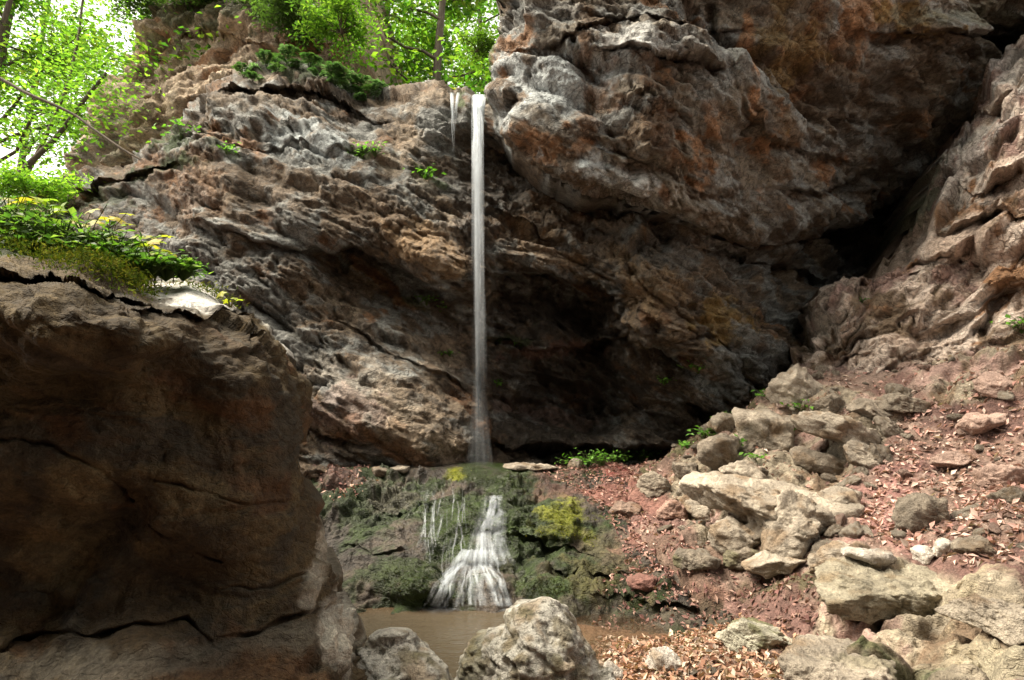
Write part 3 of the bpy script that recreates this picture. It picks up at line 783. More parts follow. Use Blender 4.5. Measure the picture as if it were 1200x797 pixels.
#PART3
# ---- the big shaded boulder close on the left
fb_pts = [(-160, 255, 3.1), (0, 275, 2.95), (60, 300, 2.8), (120, 312, 2.75), (170, 335, 2.75), (220, 330, 2.9), (262, 354, 2.9), (290, 390, 2.8), (320, 410, 2.8), (346, 418, 2.85), (360, 455, 2.8), (368, 520, 2.75), (380, 600, 2.7), (384, 660, 2.65), (400, 700, 2.6), (420, 770, 2.5), (440, 860, 2.4), (0, 332, 1.98), (100, 338, 2.02), (165, 356, 2.16), (236, 370, 2.38), (300, 420, 2.5), (330, 480, 2.55), (-160, 450, 2.1), (0, 420, 2.02), (100, 430, 2.08), (200, 440, 2.22), (250, 490, 2.3), (100, 530, 2.12), (0, 560, 2.06),
          (200, 600, 2.2), (300, 560, 2.35), (320, 650, 2.4), (100, 650, 2.2), (200, 700, 2.28), (0, 700, 2.22), (330, 730, 2.35), (0, 800, 1.95), (150, 780, 1.95), (250, 800, 2.05), (350, 800, 2.2), (0, 900, 1.8), (250, 1000, 1.9), (-160, 700, 2.1), (-160, 1100, 1.8), (450, 1100, 2.2)]
_f = depth_map(fb_pts)


def boulder_depth(a, b):
    y = _f(a, b)
    for i, (l, am, w) in enumerate([([(-20, 512), (60, 520), (110, 545), (150, 570), (165, 582)], .06, 2.4), ([(185, 560), (230, 573), (290, 590), (345, 588), (370, 580)], .05, 2.0), ([(165, 600), (200, 618), (245, 645), (260, 655)], .035, 1.6), ([(260, 690), (310, 690), (350, 676)], .04, 2),
                                    ([(-20, 768), (60, 748), (130, 737), (180, 742), (215, 735), (245, 757), (300, 748), (350, 726), (385, 715)], .11, 3.2), ([(45, 690), (62, 698)], .03, 2), ([(180, 360), (160, 400), (120, 440)], .03, 4), ([(290, 395), (280, 440), (300, 500)], .03, 4), ([(345, 430), (340, 500), (355, 560)], .05, 4), ([(155, 795), (200, 775), (220, 772)], .03, 2),
                                    ([(150, 575), (190, 560), (200, 520)], .02, 2), ([(262, 655), (262, 640), (285, 625)], .02, 2)]):
        y = y + (.6 if i != 4 else .8) * groove(a, b, l, am, w, i + 70)
    y = y + under(a, b, [(-60, 330), (40, 335), (120, 345), (175, 352)], .25, 22, 90) + under(a, b, [(160, 362), (215, 368), (262, 372), (285, 400)], .16, 18, 91) + under(a, b, [(318, 425), (335, 432), (350, 445)], .1, 12, 92)
    # sloping shoulder: a dark rib runs down the middle of the face
    y = y + .10 * np.exp(-(seg_dist(a, b, [(165, 590), (110, 640), (70, 720), (40, 760)]) / 26) ** 2)
    return y


fpx, fpy, R0 = patch([(-160, 250), (0, 270), (60, 292), (120, 304), (168, 332), (215, 327), (248, 343), (262, 362)],
                     [(-160, 1250), (200, 1250), (480, 1250)],
                     [(-160, 250), (-160, 700), (-160, 1250)],
                     [(262, 362), (274, 388), (290, 406), (302, 416), (316, 411), (326, 418), (334, 450), (340, 500), (346, 540), (356, 590), (356, 640), (364, 670), (382, 700), (400, 745), (420, 790), (440, 900), (460, 1250)], 1.7, boulder_depth,
                     rnd=[('right', .55, 34), ('top', .8, 26)])
NB = normals(blur_grid(R0, 24))
edge = sstep(300, 395, fpx)
D = rock_relief(R0, (0.25, -0.3, 0.9), [(0.8, 0.06), (0.33, 0.03), (0.13, 0.012), (0.055, 0.006), (0.022, .003)], 281, flat=.9, along=1.1, crack=.2, fine=.004, beds=.25)
D2 = rock_relief(R0, (0.25, -0.3, 0.9), [(0.2, 0.06), (0.09, 0.035), (0.04, 0.017)], 285, flat=.7, crack=.3, fine=.004)
D = D * .8 + D2 * edge * .9 * sstep(380, 470, fpy) + .18 * D2 * sstep(560, 420, fpy)
D = D * (1 - .8 * np.exp(-(seg_dist(fpx, fpy, [(160, 335), (215, 332), (262, 350)]) / 16) ** 2))
R1 = R0 + NB * D[..., None]
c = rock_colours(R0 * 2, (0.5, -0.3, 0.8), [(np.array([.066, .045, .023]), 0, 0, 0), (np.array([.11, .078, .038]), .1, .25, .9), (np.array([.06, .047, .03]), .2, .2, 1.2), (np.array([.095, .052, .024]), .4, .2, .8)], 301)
c = blobs(c, fpx, fpy, R0, [(226, 345, 62, 16, 8, np.array([.66, .64, .6]), 1), (335, 415, 22, 9, 20, np.array([.62, .60, .55]), .95), (300, 397, 18, 8, 40, np.array([.5, .48, .42]), .8), (80, 640, 60, 100, 20, np.array([.17, .125, .06]), .6), (150, 775, 180, 22, -5, np.array([.115, .10, .075]), .8), (60, 440, 120, 40, 0, np.array([.09, .072, .035]), .6), (388, 740, 28, 70, 10, np.array([.52, .48, .40]), .9), (362, 640, 14, 60, 5, np.array([.42, .38, .31]), .8), (360, 480, 10, 60, -8, np.array([.36, .31, .25]), .6), (280, 372, 10, 14, 40, np.array([.16, .14, .03]), .8), (60, 300, 140, 22, 8, MOSS * .6, .8)], 310)  # near-white cap and upper rim paint in the sky highlight; lower strip is lichen
V, Fc, src = add_skirt(R1, {'top': [(0, .15, .015), (-.05, .45, .0), (-.1, .9, -.25), (-.3, 1.5, -1.2), (-.4, 1.7, -2.8)], 'right': [(.0, .14, -.02), (-.1, .45, -.05), (-.35, .9, -.1), (-.9, 1.4, -.3)], 'bottom': [(0, .1, -.4), (0, .3, -1)]})
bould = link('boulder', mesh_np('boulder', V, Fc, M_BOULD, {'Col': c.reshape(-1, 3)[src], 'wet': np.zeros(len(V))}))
tag(bould, 'huge dark cracked boulder in shade with moss and plants along its top', 'boulder')

# ---- free-standing rocks
_ico = {}


def ico(sub):
    if sub not in _ico:
        bm = bmesh.new(); bmesh.ops.create_icosphere(bm, subdivisions=sub, radius=1)
        v = np.array([q.co[:] for q in bm.verts], F); f = np.array([[q.index for q in t.verts] for t in bm.faces], np.int32); bm.free()
        _ico[sub] = (v, f)
    return _ico[sub]


def rock_shape(seed, size, rot, sub=4, planes=13, relief=0.06, sharp=40, flat_top=None):
    r = np.random.default_rng(seed)
    v, f = ico(sub)
    n = r.normal(size=(planes, 3)); n /= np.linalg.norm(n, axis=1)[:, None]
    h = r.uniform(.55, .95, planes)
    if flat_top:
        n = np.concatenate([n, [[0.1, 0, 1]], [[0, 0, -1]]]); n /= np.linalg.norm(n, axis=1)[:, None]; h = np.append(h, [flat_top, .7])
    k = np.clip(v @ n.T, 1e-4, None) / h
    rad = 1 / ((k ** sharp).sum(1) ** (1 / sharp))
    p = v * np.minimum(rad, 1.15)[:, None]
    p = p * np.array(size, F)
    s = float(np.mean(size))
    w = p / s + seed * 3.7
    t, cr = facets(w * 2.1, seed % 17); v2, c2 = facets(w * 5.0, seed % 13)
    d = relief * s * (1.3 * t - .25 * (1 - cr) ** 2 + .6 * v2 - .15 * (1 - c2) + .15 * fbm(w * 2, 4, seed % 19))
    p = p + v * d[:, None]
    if sub >= 4:
        p = p + v * (s * rock_relief(p / s * .8 + seed, (.3, -.2, .9), [(.5, .05), (.22, .04), (.1, .02), (.05, .009)], seed % 37, flat=.6, crack=.5, beds=.6, fine=.012))[:, None]
    R = np.array(Matrix.Rotation(rot[2], 3, 'Z') @ Matrix.Rotation(rot[1], 3, 'Y') @ Matrix.Rotation(rot[0], 3, 'X'))
    return p @ R.T, f


def rock_col(p, seed, base, moss=0.0, pale=0.0):
    w = p + seed * 1.3
    c = np.broadcast_to(np.asarray(base, float), p.shape).copy()
    n = fbm(w * 3, 4, seed % 23)
    c = mixc(c, np.asarray(base) * 1.3, sstep(-.1, .5, n)); c = mixc(c, np.asarray(base) * np.array([.75, .65, .55]), sstep(.1, .6, -n))
    if moss:
        m = fbm(w * 4, 4, seed % 29)
        lo = (p[:, 2] - p[:, 2].min()) / max(np.ptp(p[:, 2]), 1e-6)
        c = mixc(c, np.array([.10, .10, .03]), moss * sstep(-.2, .3, m + (.5 - lo)))
    return c


bvhs = {}


def bvh_of(o):
    if o.name not in bvhs:
        me = o.data; n = len(me.vertices); co = np.empty(n * 3, F); me.vertices.foreach_get('co', co)
        co = co.reshape(-1, 3)
        lp = np.empty(len(me.loops), np.int32); me.loops.foreach_get('vertex_index', lp)
        bvhs[o.name] = BVHTree.FromPolygons([tuple(x) for x in co.tolist()], [tuple(x) for x in lp.reshape(-1, len(lp) // len(me.polygons)).tolist()])
    return bvhs[o.name]


EYE = Vector((0, 0, CAMZ))


def hit(px, py, objs):
    d = Vector(ray(px, py)).normalized(); best = None
    for o in objs:
        h = bvh_of(o).ray_cast(EYE, d)
        if h[0] is not None and (best is None or h[3] < best[2]):
            best = (h[0], h[1], h[3])
    return best


def drop(x, y, objs, top=9):
    best = None
    for o in objs:
        h = bvh_of(o).ray_cast(Vector((x, y, top)), Vector((0, 0, -1)))
        if h[0] is not None and (best is None or h[0].z > best[0].z):
            best = (h[0], h[1])
    return best


def make_rock(name, px, py, w, h, label, cat, base, seed, depth=.8, rot=(0, 0, 0), moss=0, sub=5, mat=None, relief=.085, objs=None, sink=.25, planes=10, group=None, sharp=40, flat_top=None, Y=None):
    """A rock whose outline is about w x h pixels centred on (px, py), standing on the ground seen at its foot."""
    if Y is None:
        g = hit(px, py + h * .32, objs or GROUND)
        Y = g[0].y if g else 5.0
    s = Y / FPX * 1.02
    size = (w * s * .56, w * s * .56 * depth, h * s * .62)
    p, f = rock_shape(seed, size, rot, sub, planes, relief, sharp, flat_top)
    c0 = at(px, py, Y)
    c0[1] += size[1] * (.25 if sink else 0); c0[2] -= size[2] * .12
    ccol = rock_col(p, seed, base, moss)
    me = mesh_np(name, p, f, mat or M_STONE, {'Col': ccol, 'wet': np.zeros(len(p))}, smooth=True)
    o = link(name, me); o.location = c0
    tag(o, label, cat, group)
    return o


GROUND = [ground, bank]
SL = np.array([.315, .27, .215]); SB = np.array([.215, .18, .14]); SW = np.array([.52, .47, .41]); SP = np.array([.31, .215, .175])
ROCKS = []
def RK(*a, **k):
    ROCKS.append(make_rock('rock', *a, **k)); return ROCKS[-1]
RK(904, 506, 74, 60, 'large squarish tan block on the slope with a shadowed front face', 'rock', SL, 3, rot=(.1, .2, .5), sub=5)
RK(936, 448, 54, 48, 'tan block with a bright sloping top at the head of the scree', 'rock', SL * 1.1, 8, rot=(.2, .3, .3))
RK(971, 476, 36, 26, 'small angular block just below the block at the scree head', 'rock', SB, 12, rot=(.2, .2, 1))
RK(995, 502, 104, 34, 'long thin slab lying across the slope beside the squarish block', 'rock', SL, 21, depth=.5, rot=(.1, .28, .1), flat_top=.5)
RK(1064, 474, 50, 22, 'low tan stone half sunk in reddish scree under the outcrop', 'rock', SB, 25, rot=(0, .1, .4))
RK(1149, 492, 52, 26, 'flat pale pinkish slab on the upper litter slope', 'rock', SP * 1.2, 31, rot=(.1, -.2, .4), flat_top=.5)
RK(1176, 448, 44, 24, 'tilted pinkish stone near the foot of the ridged outcrop', 'rock', SP, 37, rot=(.1, -.3, .7))
RK(1022, 478, 40, 22, 'flat brown stone above the long thin slab', 'rock', SB, 43, rot=(.1, .2, .2))
RK(900, 584, 150, 44, 'longest bright ledge slab jutting from the middle of the slope', 'rock', SL * 1.05, 47, depth=.55, rot=(.25, .12, -.15), sub=6, flat_top=.45)
RK(936, 616, 84, 54, 'rounded tan block under the longest ledge slab', 'rock', SL, 55, rot=(.2, -.2, .4), sub=6)
RK(868, 626, 56, 36, 'wedge of tan rock next to the rounded block', 'rock', SL * 1.05, 59, rot=(.1, .2, .8))
RK(1090, 606, 56, 42, 'brown rock alone in the pink leaf litter', 'rock', SB * .9, 63, rot=(.1, .2, .3))
RK(1084, 651, 27, 15, 'small white stone beside its slightly larger white neighbour on the litter', 'stone', SW, 67, sub=4, rot=(0, .1, .3))
RK(1106, 643, 24, 15, 'white stone tilted against the upper edge of the small white pair', 'stone', SW, 71, sub=4, rot=(0, -.5, .3))
RK(1018, 650, 44, 18, 'pale flat stone at the lower tip of the pink litter patch', 'stone', SW * .8, 75, sub=4, flat_top=.5)
RK(1060, 696, 170, 40, 'broad low bedrock ledge with a dark hollow below it', 'rock ledge', np.array([.31, .275, .205]), 79, depth=.6, rot=(.15, .05, -.1), sub=6, relief=.11, sink=.3, flat_top=.5)
RK(1180, 720, 120, 38, 'smooth pale sloping bedrock step next to the broad ledge', 'rock ledge', SL * 1.1, 83, depth=.6, rot=(.2, .2, .2), sub=6, relief=.1, flat_top=.5)
RK(890, 749, 74, 34, 'grey green mossy rounded rock on the edge of the leaf beach', 'rock', np.array([.34, .32, .25]), 87, rot=(0, .05, .2), moss=.75, sub=6)
RK(986, 782, 100, 40, 'flat tan slab with dark mossy side at the end of the leaf beach', 'rock', SL * 1.05, 91, rot=(.1, -.05, .2), moss=.4, sub=6, flat_top=.5)
RK(778, 774, 38, 25, 'pale pinkish stone lying on the orange leaf beach', 'stone', SW * .9, 95, sub=5, rot=(.1, .2, .3))
RK(722, 791, 26, 22, 'small pale pointed stone among leaves by the speckled boulder', 'stone', SW * .85, 99, sub=4)
RK(757, 682, 32, 18, 'dark reddish stone with a flat top on the mossy bank', 'stone', np.array([.20, .10, .08]), 103, sub=5, flat_top=.5)
RK(846, 530, 44, 34, 'dark sided wedge on the slope edge below the cave', 'rock', SB, 107, rot=(.2, .3, .2))
RK(806, 552, 40, 24, 'low tan stone nearest the red soil under the cave', 'rock', SB, 111, rot=(.1, .2, .5))
RK(845, 498, 30, 22, 'small block on the crest of the slope above the squarish block', 'rock', SL, 115)
RK(870, 556, 56, 28, 'tilted slab between the squarish block and the longest ledge', 'rock', SL, 119, rot=(.1, .3, .3))
RK(968, 540, 64, 30, 'ribbed slab below the long thin slab', 'rock', SB * 1.1, 123, rot=(.1, .25, 0), flat_top=.5)
RK(1018, 532, 46, 24, 'pointed stone at the upper tip of the pink litter', 'rock', SL, 127, rot=(.1, .2, .3))
RK(985, 590, 48, 34, 'tan block at the far end of the longest ledge slab', 'rock', SL, 131, rot=(.2, .1, .6))
RK(828, 596, 36, 24, 'tan stone at the near end of the longest ledge slab', 'rock', SL, 135)
RK(920, 656, 70, 22, 'crumbly pale rock strip under the rounded block', 'rock', SL * 1.1, 139, rot=(.1, -.1, .2))
RK(872, 655, 36, 20, 'narrow mossy stone below the tan wedge', 'rock', SB, 143, moss=.5)
RK(975, 655, 56, 26, 'pale broken stone between rounded block and broad ledge', 'rock', SL * 1.15, 147)
RK(1150, 640, 40, 18, 'dull brown stone in litter above the pale bedrock step', 'rock', SB, 151)
RK(1180, 560, 44, 24, 'pale stone on the outer edge of the litter slope', 'rock', SP * 1.15, 155)
RK(1120, 540, 36, 18, 'small pinkish stone in the middle of the upper litter', 'rock', SP, 159)
RK(770, 568, 34, 22, 'grey brown stone at the corner of red soil and scree', 'rock', SB, 163)
RK(790, 600, 30, 20, 'reddish stone on the pink strip beside the mossy bank', 'rock', np.array([.3, .19, .15]), 167)
RK(735, 598, 38, 18, 'flat dull stone in red earth above the yellow moss', 'rock', np.array([.2, .14, .11]), 171)
RK(815, 655, 44, 16, 'dark slab at the foot of the scree near the bank', 'rock', SB * .7, 175, moss=.5)
RK(470, 549, 30, 9, 'thin flat stone on the ledge rim beside the fall', 'stone', SL, 179, sub=4, flat_top=.5)
RK(622, 547, 50, 10, 'pale low rock on the ledge rim past the fall', 'stone', SL, 183, sub=4, flat_top=.5)
RK(676, 545, 16, 11, 'small squarish stone on the ledge rim by the green strip', 'stone', SL, 187, sub=4)
RK(446, 552, 22, 10, 'tiny dull stone on the ledge rim near the big boulder', 'stone', SB, 191, sub=4)

# pale speckled boulders at the near shore: outlines traced, each a closed rock
BS = np.array([.50, .475, .42])


def shore_boulder(outline, Y, label, seed, bulge):
    """Closed rock: rows of rings whose widths follow the outline, bulging toward and away from the viewer."""
    o = np.array(outline, float)
    ys = np.linspace(o[:, 1].min() + .5, o[:, 1].max(), 110)
    rows = []
    for y in ys:
        xs = []
        for a, b in zip(o, np.roll(o, -1, 0)):
            if (a[1] - y) * (b[1] - y) <= 0 and a[1] != b[1]:
                xs.append(a[0] + (b[0] - a[0]) * (y - a[1]) / (b[1] - a[1]))
        rows.append((min(xs), max(xs)))
    rows = np.array(rows); M = 200
    th = np.linspace(0, 2 * np.pi, M, endpoint=False)
    cx = rows.mean(1); hw = np.diff(rows, axis=1)[:, 0] / 2
    z_top = at(cx[0], ys[0], Y)[2]
    P = np.zeros((len(ys), M, 3))
    for i, y in enumerate(ys):
        c0 = at(cx[i], y, Y); half = hw[i] * Y / FPX * 1.03
        ff = (i / (len(ys) - 1)) ** .6
        dep = bulge * (.25 + .75 * ff)
        ct, st_ = np.cos(th), np.sin(th)
        k = (np.abs(ct) ** 2.6 + np.abs(st_) ** 2.6) ** (-1 / 2.6)
        P[i] = c0 + np.stack([ct * k * half, st_ * k * dep * min(1, half / (bulge * .5) + .1), 0 * th], -1)
    nrm = P - P.mean(1, keepdims=True); nrm[..., 2] += .25 * np.linalg.norm(nrm, axis=-1); nrm /= np.linalg.norm(nrm, axis=-1)[..., None]
    d = rock_relief(P * 1.0, (.3, -.4, .8), [(.5, .07), (.2, .06), (.09, .03), (.04, .014), (.02, .007)], seed, flat=.9, crack=.4, fine=.006, beds=.35)
    P = P + nrm * d[..., None] * .8
    n = len(ys) * M
    i = np.arange(n).reshape(len(ys), M)
    Fq = np.stack([i[:-1], i[1:], np.roll(i[1:], -1, 1), np.roll(i[:-1], -1, 1)], -1).reshape(-1, 4)
    V = np.concatenate([P.reshape(-1, 3), P[0].mean(0)[None] + [[0, 0, .015]]])
    tri = np.stack([i[0], np.roll(i[0], -1), np.full(M, n)], -1)
    c = rock_col(V * 2.2, seed, BS)
    cr = fbm(V * 9, 4, seed + 3); c = mixc(c, np.array([.20, .165, .10]), .8 * sstep(.05, .45, cr)); c = mixc(c, np.array([.13, .12, .05]), .6 * sstep(.25, .55, fbm(V * 5, 4, seed + 8)))
    me = mesh_np('shore_boulder', V, [Fq, tri], M_PALE, {'Col': c, 'wet': np.zeros(len(V))})
    ob = link('shore_boulder', me)
    tag(ob, label, 'boulder')
    return ob


shore_boulder([(630, 706), (640, 705), (656, 716), (667, 734), (678, 762), (685, 792), (694, 900), (640, 930), (566, 900), (564, 860), (568, 806), (580, 778), (590, 757), (604, 746), (610, 728), (618, 711)], 2.95, 'tall pale speckled boulder with a peaked top before the brown pool', 401, .34)
shore_boulder([(552, 768), (566, 750), (588, 741), (606, 736), (612, 760), (604, 850), (585, 900), (542, 900), (540, 806)], 3.12, 'darker low shoulder of rock leaning against the tall speckled boulder', 431, .25)
shore_boulder([(449, 750), (458, 744), (470, 749), (484, 759), (500, 767), (514, 780), (522, 800), (530, 900), (424, 900), (430, 806), (440, 778)], 2.9, 'low pale speckled boulder between the shaded boulder and the peaked one', 461, .3)

# ------------------------------------------------------------------ water
def pool_mat():
    m, nt = new_mat('pool_water')
    out = N(nt, 'ShaderNodeOutputMaterial')
    dp = N(nt, 'ShaderNodeAttribute', attribute_name='depth').outputs['Fac']
    tc = N(nt, 'ShaderNodeTexCoord')
    mp = N(nt, 'ShaderNodeMapping'); mp.inputs['Scale'].default_value = (1.2, 3, 1)
    nt.links.new(tc.outputs['Object'], mp.inputs['Vector'])
    n = noise_node(nt, mp.outputs['Vector'], 5, 3, .5)
    b = N(nt, 'ShaderNodeBump'); b.inputs['Strength'].default_value = .35; b.inputs['Distance'].default_value = .02
    nt.links.new(n, b.inputs['Height'])
    d = N(nt, 'ShaderNodeBsdfDiffuse')
    nt.links.new(mix_rgb(nt, 'MIX', dp, (.11, .066, .036), (.075, .06, .04)), d.inputs['Color'])
    t = N(nt, 'ShaderNodeBsdfTransparent')
    mx = N(nt, 'ShaderNodeMixShader'); nt.links.new(ramp(nt, dp, [(0, .12), (.5, .7), (1, .95)]), mx.inputs[0])
    nt.links.new(t.outputs[0], mx.inputs[1]); nt.links.new(d.outputs[0], mx.inputs[2])
    g = N(nt, 'ShaderNodeBsdfGlossy'); g.inputs['Roughness'].default_value = .09; nt.links.new(b.outputs[0], g.inputs['Normal'])
    fr = N(nt, 'ShaderNodeFresnel'); fr.inputs['IOR'].default_value = 1.33; nt.links.new(b.outputs[0], fr.inputs['Normal'])
    m2 = N(nt, 'ShaderNodeMixShader'); nt.links.new(fr.outputs[0], m2.inputs[0])
    nt.links.new(mx.outputs[0], m2.inputs[1]); nt.links.new(g.outputs[0], m2.inputs[2])
    nt.links.new(m2.outputs[0], out.inputs['Surface'])
    return m


xs, ys = np.meshgrid(np.linspace(-3.2, 1.9, 120), np.linspace(1.2, 6.6, 120))
depth_a = np.clip((0 - ground_base(xs, ys)) / .22, 0, 1)
pool_o = link('pool_water', mesh_np('pool_water', np.stack([xs, ys, 0 * xs], -1).reshape(-1, 3), grid_faces(*xs.shape)[:, ::-1], pool_mat(), {'depth': depth_a.reshape(-1)}))
tag(pool_o, 'smooth muddy brown pool below the cascade', 'water', kind='structure')


def fall_mat(name, dens, streak=60, col=(.92, .94, .97)):
    m, nt = new_mat(name)
    out = N(nt, 'ShaderNodeOutputMaterial')
    al = N(nt, 'ShaderNodeAttribute', attribute_name='alpha').outputs['Fac']
    uv = N(nt, 'ShaderNodeAttribute', attribute_name='lane').outputs['Fac']
    ln = N(nt, 'ShaderNodeAttribute', attribute_name='run').outputs['Fac']
    cb = N(nt, 'ShaderNodeCombineXYZ'); nt.links.new(uv, cb.inputs[0]); nt.links.new(ln, cb.inputs[1])
    n = noise_node(nt, cb.outputs[0], streak, 4, .6)
    a = math_node(nt, 'MULTIPLY', al, ramp(nt, n, [(.3, .25), (.72, 1.35)]))
    a = math_node(nt, 'MULTIPLY', a, dens, True)
    d = N(nt, 'ShaderNodeBsdfDiffuse'); d.inputs['Color'].default_value = (*col, 1)
    tr = N(nt, 'ShaderNodeBsdfTranslucent'); tr.inputs['Color'].default_value = (*col, 1)
    mx = N(nt, 'ShaderNodeMixShader'); mx.inputs[0].default_value = .45
    nt.links.new(d.outputs[0], mx.inputs[1]); nt.links.new(tr.outputs[0], mx.inputs[2])
    t = N(nt, 'ShaderNodeBsdfTransparent')
    m2 = N(nt, 'ShaderNodeMixShader'); nt.links.new(a, m2.inputs[0]); nt.links.new(t.outputs[0], m2.inputs[1]); nt.links.new(mx.outputs[0], m2.inputs[2])
    nt.links.new(m2.outputs[0], out.inputs['Surface'])
    return m


M_FALL = fall_mat('falling_water', 1.0, col=(.86, .92, .97))


def stream_mesh(name, paths, mat, parent=None, ring=10):
    """Bundles of round threads of water. paths: list of (points n x 3, radii n, alpha n)."""
    Vs, Fs, al, la, ru = [], [], [], [], []; off = 0
    for k, (pts, rad, a) in enumerate(paths):
        pts = np.asarray(pts, float); n = len(pts)
        tg = np.gradient(pts, axis=0); tg /= np.linalg.norm(tg, axis=1)[:, None] + 1e-9
        up = np.array([0, 1, 0.01]); sx = np.cross(tg, up); sx /= np.linalg.norm(sx, axis=1)[:, None] + 1e-9; sy = np.cross(sx, tg)
        th = np.linspace(0, 2 * np.pi, ring, endpoint=False)
        rad = np.asarray(rad, float)
        P = pts[:, None] + (sx[:, None] * np.cos(th)[None, :, None] + .55 * sy[:, None] * np.sin(th)[None, :, None]) * rad[:, None, None]
        Vs.append(P.reshape(-1, 3))
        i = np.arange(n * ring).reshape(n, ring) + off
        Fs.append(np.stack([i[:-1], i[1:], np.roll(i[1:], -1, 1), np.roll(i[:-1], -1, 1)], -1).reshape(-1, 4))
        ed = np.clip(np.abs(np.sin(th)) ** .8 * 1.1, .0, 1)          # thinner water at the rim of a thread
        al.append((np.asarray(a)[:, None] * ed[None]).reshape(-1)); la.append((P[..., 0] * 1.0 + k * .37).reshape(-1))
        s = np.concatenate([[0], np.cumsum(np.linalg.norm(np.diff(pts, axis=0), axis=1))])
        ru.append(np.repeat(s * .035, ring)); off += n * ring
    me = mesh_np(name, np.concatenate(Vs), np.concatenate(Fs), mat, {'alpha': np.concatenate(al), 'lane': np.concatenate(la), 'run': np.concatenate(ru)})
    return link(name, me, parent)


# the tall free fall
wf = empty('waterfall', at(562, 560, 7.75))
tag(wf, 'thin silky white waterfall dropping from the cliff lip', 'waterfall')
lip = at(559, 116, 8.35)


def fall_path(x0, x1, y0, y1, Ytop, Ybot, n=90, wob=1.0, seed=0):
    t = np.linspace(0, 1, n)
    Y = Ytop + (Ybot - Ytop) * sstep(0, .25, t)
    pxx = x0 + (x1 - x0) * t ** .7 + wob * perlin(np.stack([t * 3, t * 0 + seed, t * 0], -1))
    return at(pxx, y0 + (y1 - y0) * t, Y), t


def toworld(paths, root):
    return [(p - np.array(root.location), r, a) for p, r, a in paths]


paths = []
r_ = np.random.default_rng(5)
for k in range(60):
    a = np.clip(r_.normal(0, 1), -1.8, 1.8); x0 = 559 + a * 3.0; x1 = 562 + a * 3.8
    y0 = 113 if k < 22 else r_.uniform(115, 380); y1 = r_.uniform(260, 560) if k < 22 else min(y0 + r_.uniform(90, 300), 582)
    f0, f1 = (y0 - 113) / 470, (y1 - 113) / 470
    p, t = fall_path(x0 + (x1 - x0) * f0, x0 + (x1 - x0) * f1 + r_.normal(0, .8), y0, y1, 8.3 if y0 < 120 else 7.95, 7.8, seed=k, wob=.8)
    p[:, 1] += r_.uniform(-.06, .06)
    g = f0 + (f1 - f0) * t
    rad = r_.uniform(.006, .028) * (1 + .6 * g)
    al = (.5 * np.exp(-g * 4.5) + .085) * (1 - .85 * sstep(.45, .95, g)) * r_.uniform(.2, .8) * (sstep(0, .12, t) if k >= 22 else 1) * (1 - sstep(.55, 1, t))
    paths.append((p, rad, al))
for k in range(6):        # spray near the foot
    p, t = fall_path(561 + r_.normal(0, 3), 563 + r_.normal(0, 7), 430, 578, 7.85, 7.75, 50, seed=k + 30)
    paths.append((p, .03 + .06 * t, .035 * np.sin(np.pi * np.clip(t, .02, .98)) ** .8))
for k in range(8):
    p, t = fall_path(559 + r_.normal(0, 4), 559 + r_.normal(0, 3), 112, 170 + 60 * r_.random(), 8.33, 8.15, 40, seed=k + 50)
    paths.append((p, .05 * np.ones(len(t)), .9 * (1 - sstep(.35, 1, t))))
stream_mesh('main_fall', toworld(paths, wf), M_FALL, wf)
paths = []
for k in range(5):
    p, t = fall_path(533 + r_.normal(0, 3.2), 531 + r_.normal(0, 1.5), 109, 140 + 45 * r_.random(), 8.5, 8.3, 40, seed=k + 80)
    paths.append((p, .022 * (1 - .75 * sstep(.2, .6, t)), .36 * (1 - sstep(.5, 1, t) * .95) * np.ones(len(t))))
stream_mesh('side_trickle', toworld(paths, wf), M_FALL, wf)

# cascade over the mossy bank
ca = empty('cascade', at(560, 712, 5.6)); ca.location.z = 0
tag(ca, 'white veil cascade fanning over dark steps into the pool', 'cascade')


def run_path(pl, n=60, lift=.018):
    q = poly_resample(pl, n); pts = []
    for x, y in q:
        h = hit(x, y, [bank])
        if h:
            pts.append(np.array(h[0]) + np.array(h[1] if h[1].y < 0 else -h[1]) * lift)
    pts = np.array(pts)
    for _ in range(3):
        pts[1:-1] = (pts[:-2] + 2 * pts[1:-1] + pts[2:]) / 4
    return pts


paths = []
for k in range(24):       # upper chute
    a = r_.normal(0, 1)
    p = run_path([(578 + a * 5, 583), (574 + a * 5 + r_.normal(0, 2), 600), (563 + a * 5, 625), (562 + a * 7, 645), (560 + a * 12, 664)], 40)
    t = np.linspace(0, 1, len(p)); paths.append((p, .014 + .016 * r_.random() + 0 * t, (.10 + .09 * t) * r_.uniform(.2, 1)))
for k in range(8):        # veil at the side of the chute
    p = run_path([(585 + r_.normal(0, 5), 598), (582 + r_.normal(0, 5), 630), (588 + r_.normal(0, 8), 662)], 36)
    t = np.linspace(0, 1, len(p)); paths.append((p, .03 + 0 * t, .06 + .05 * t))
stream_mesh('upper_chute', toworld(paths, ca), M_FALL, ca)
paths = []
for k in range(64):       # fan over the lowest step
    x1 = r_.normal([503, 512, 522, 537, 553, 570, 584, 597][k % 8], 3.2) if k % 3 else r_.uniform(503, 602)
    x0 = 556 + (x1 - 556) * .42 + r_.normal(0, 5)
    p = run_path([(563 + (x0 - 563) * .6, 646), (x0, 664), (x1 + (x0 - x1) * .4, 684), (x1, 711)], 40, .022)
    if len(p) < 8:
        continue
    t = np.linspace(0, 1, len(p)); paths.append((p, .008 + .016 * r_.random() + 0 * t, (.15 - .05 * t + .08 * (k % 8 in (0, 1, 2, 6))) * r_.uniform(.15, 1)))
stream_mesh('lower_fan', toworld(paths, ca), M_FALL, ca)
paths = []
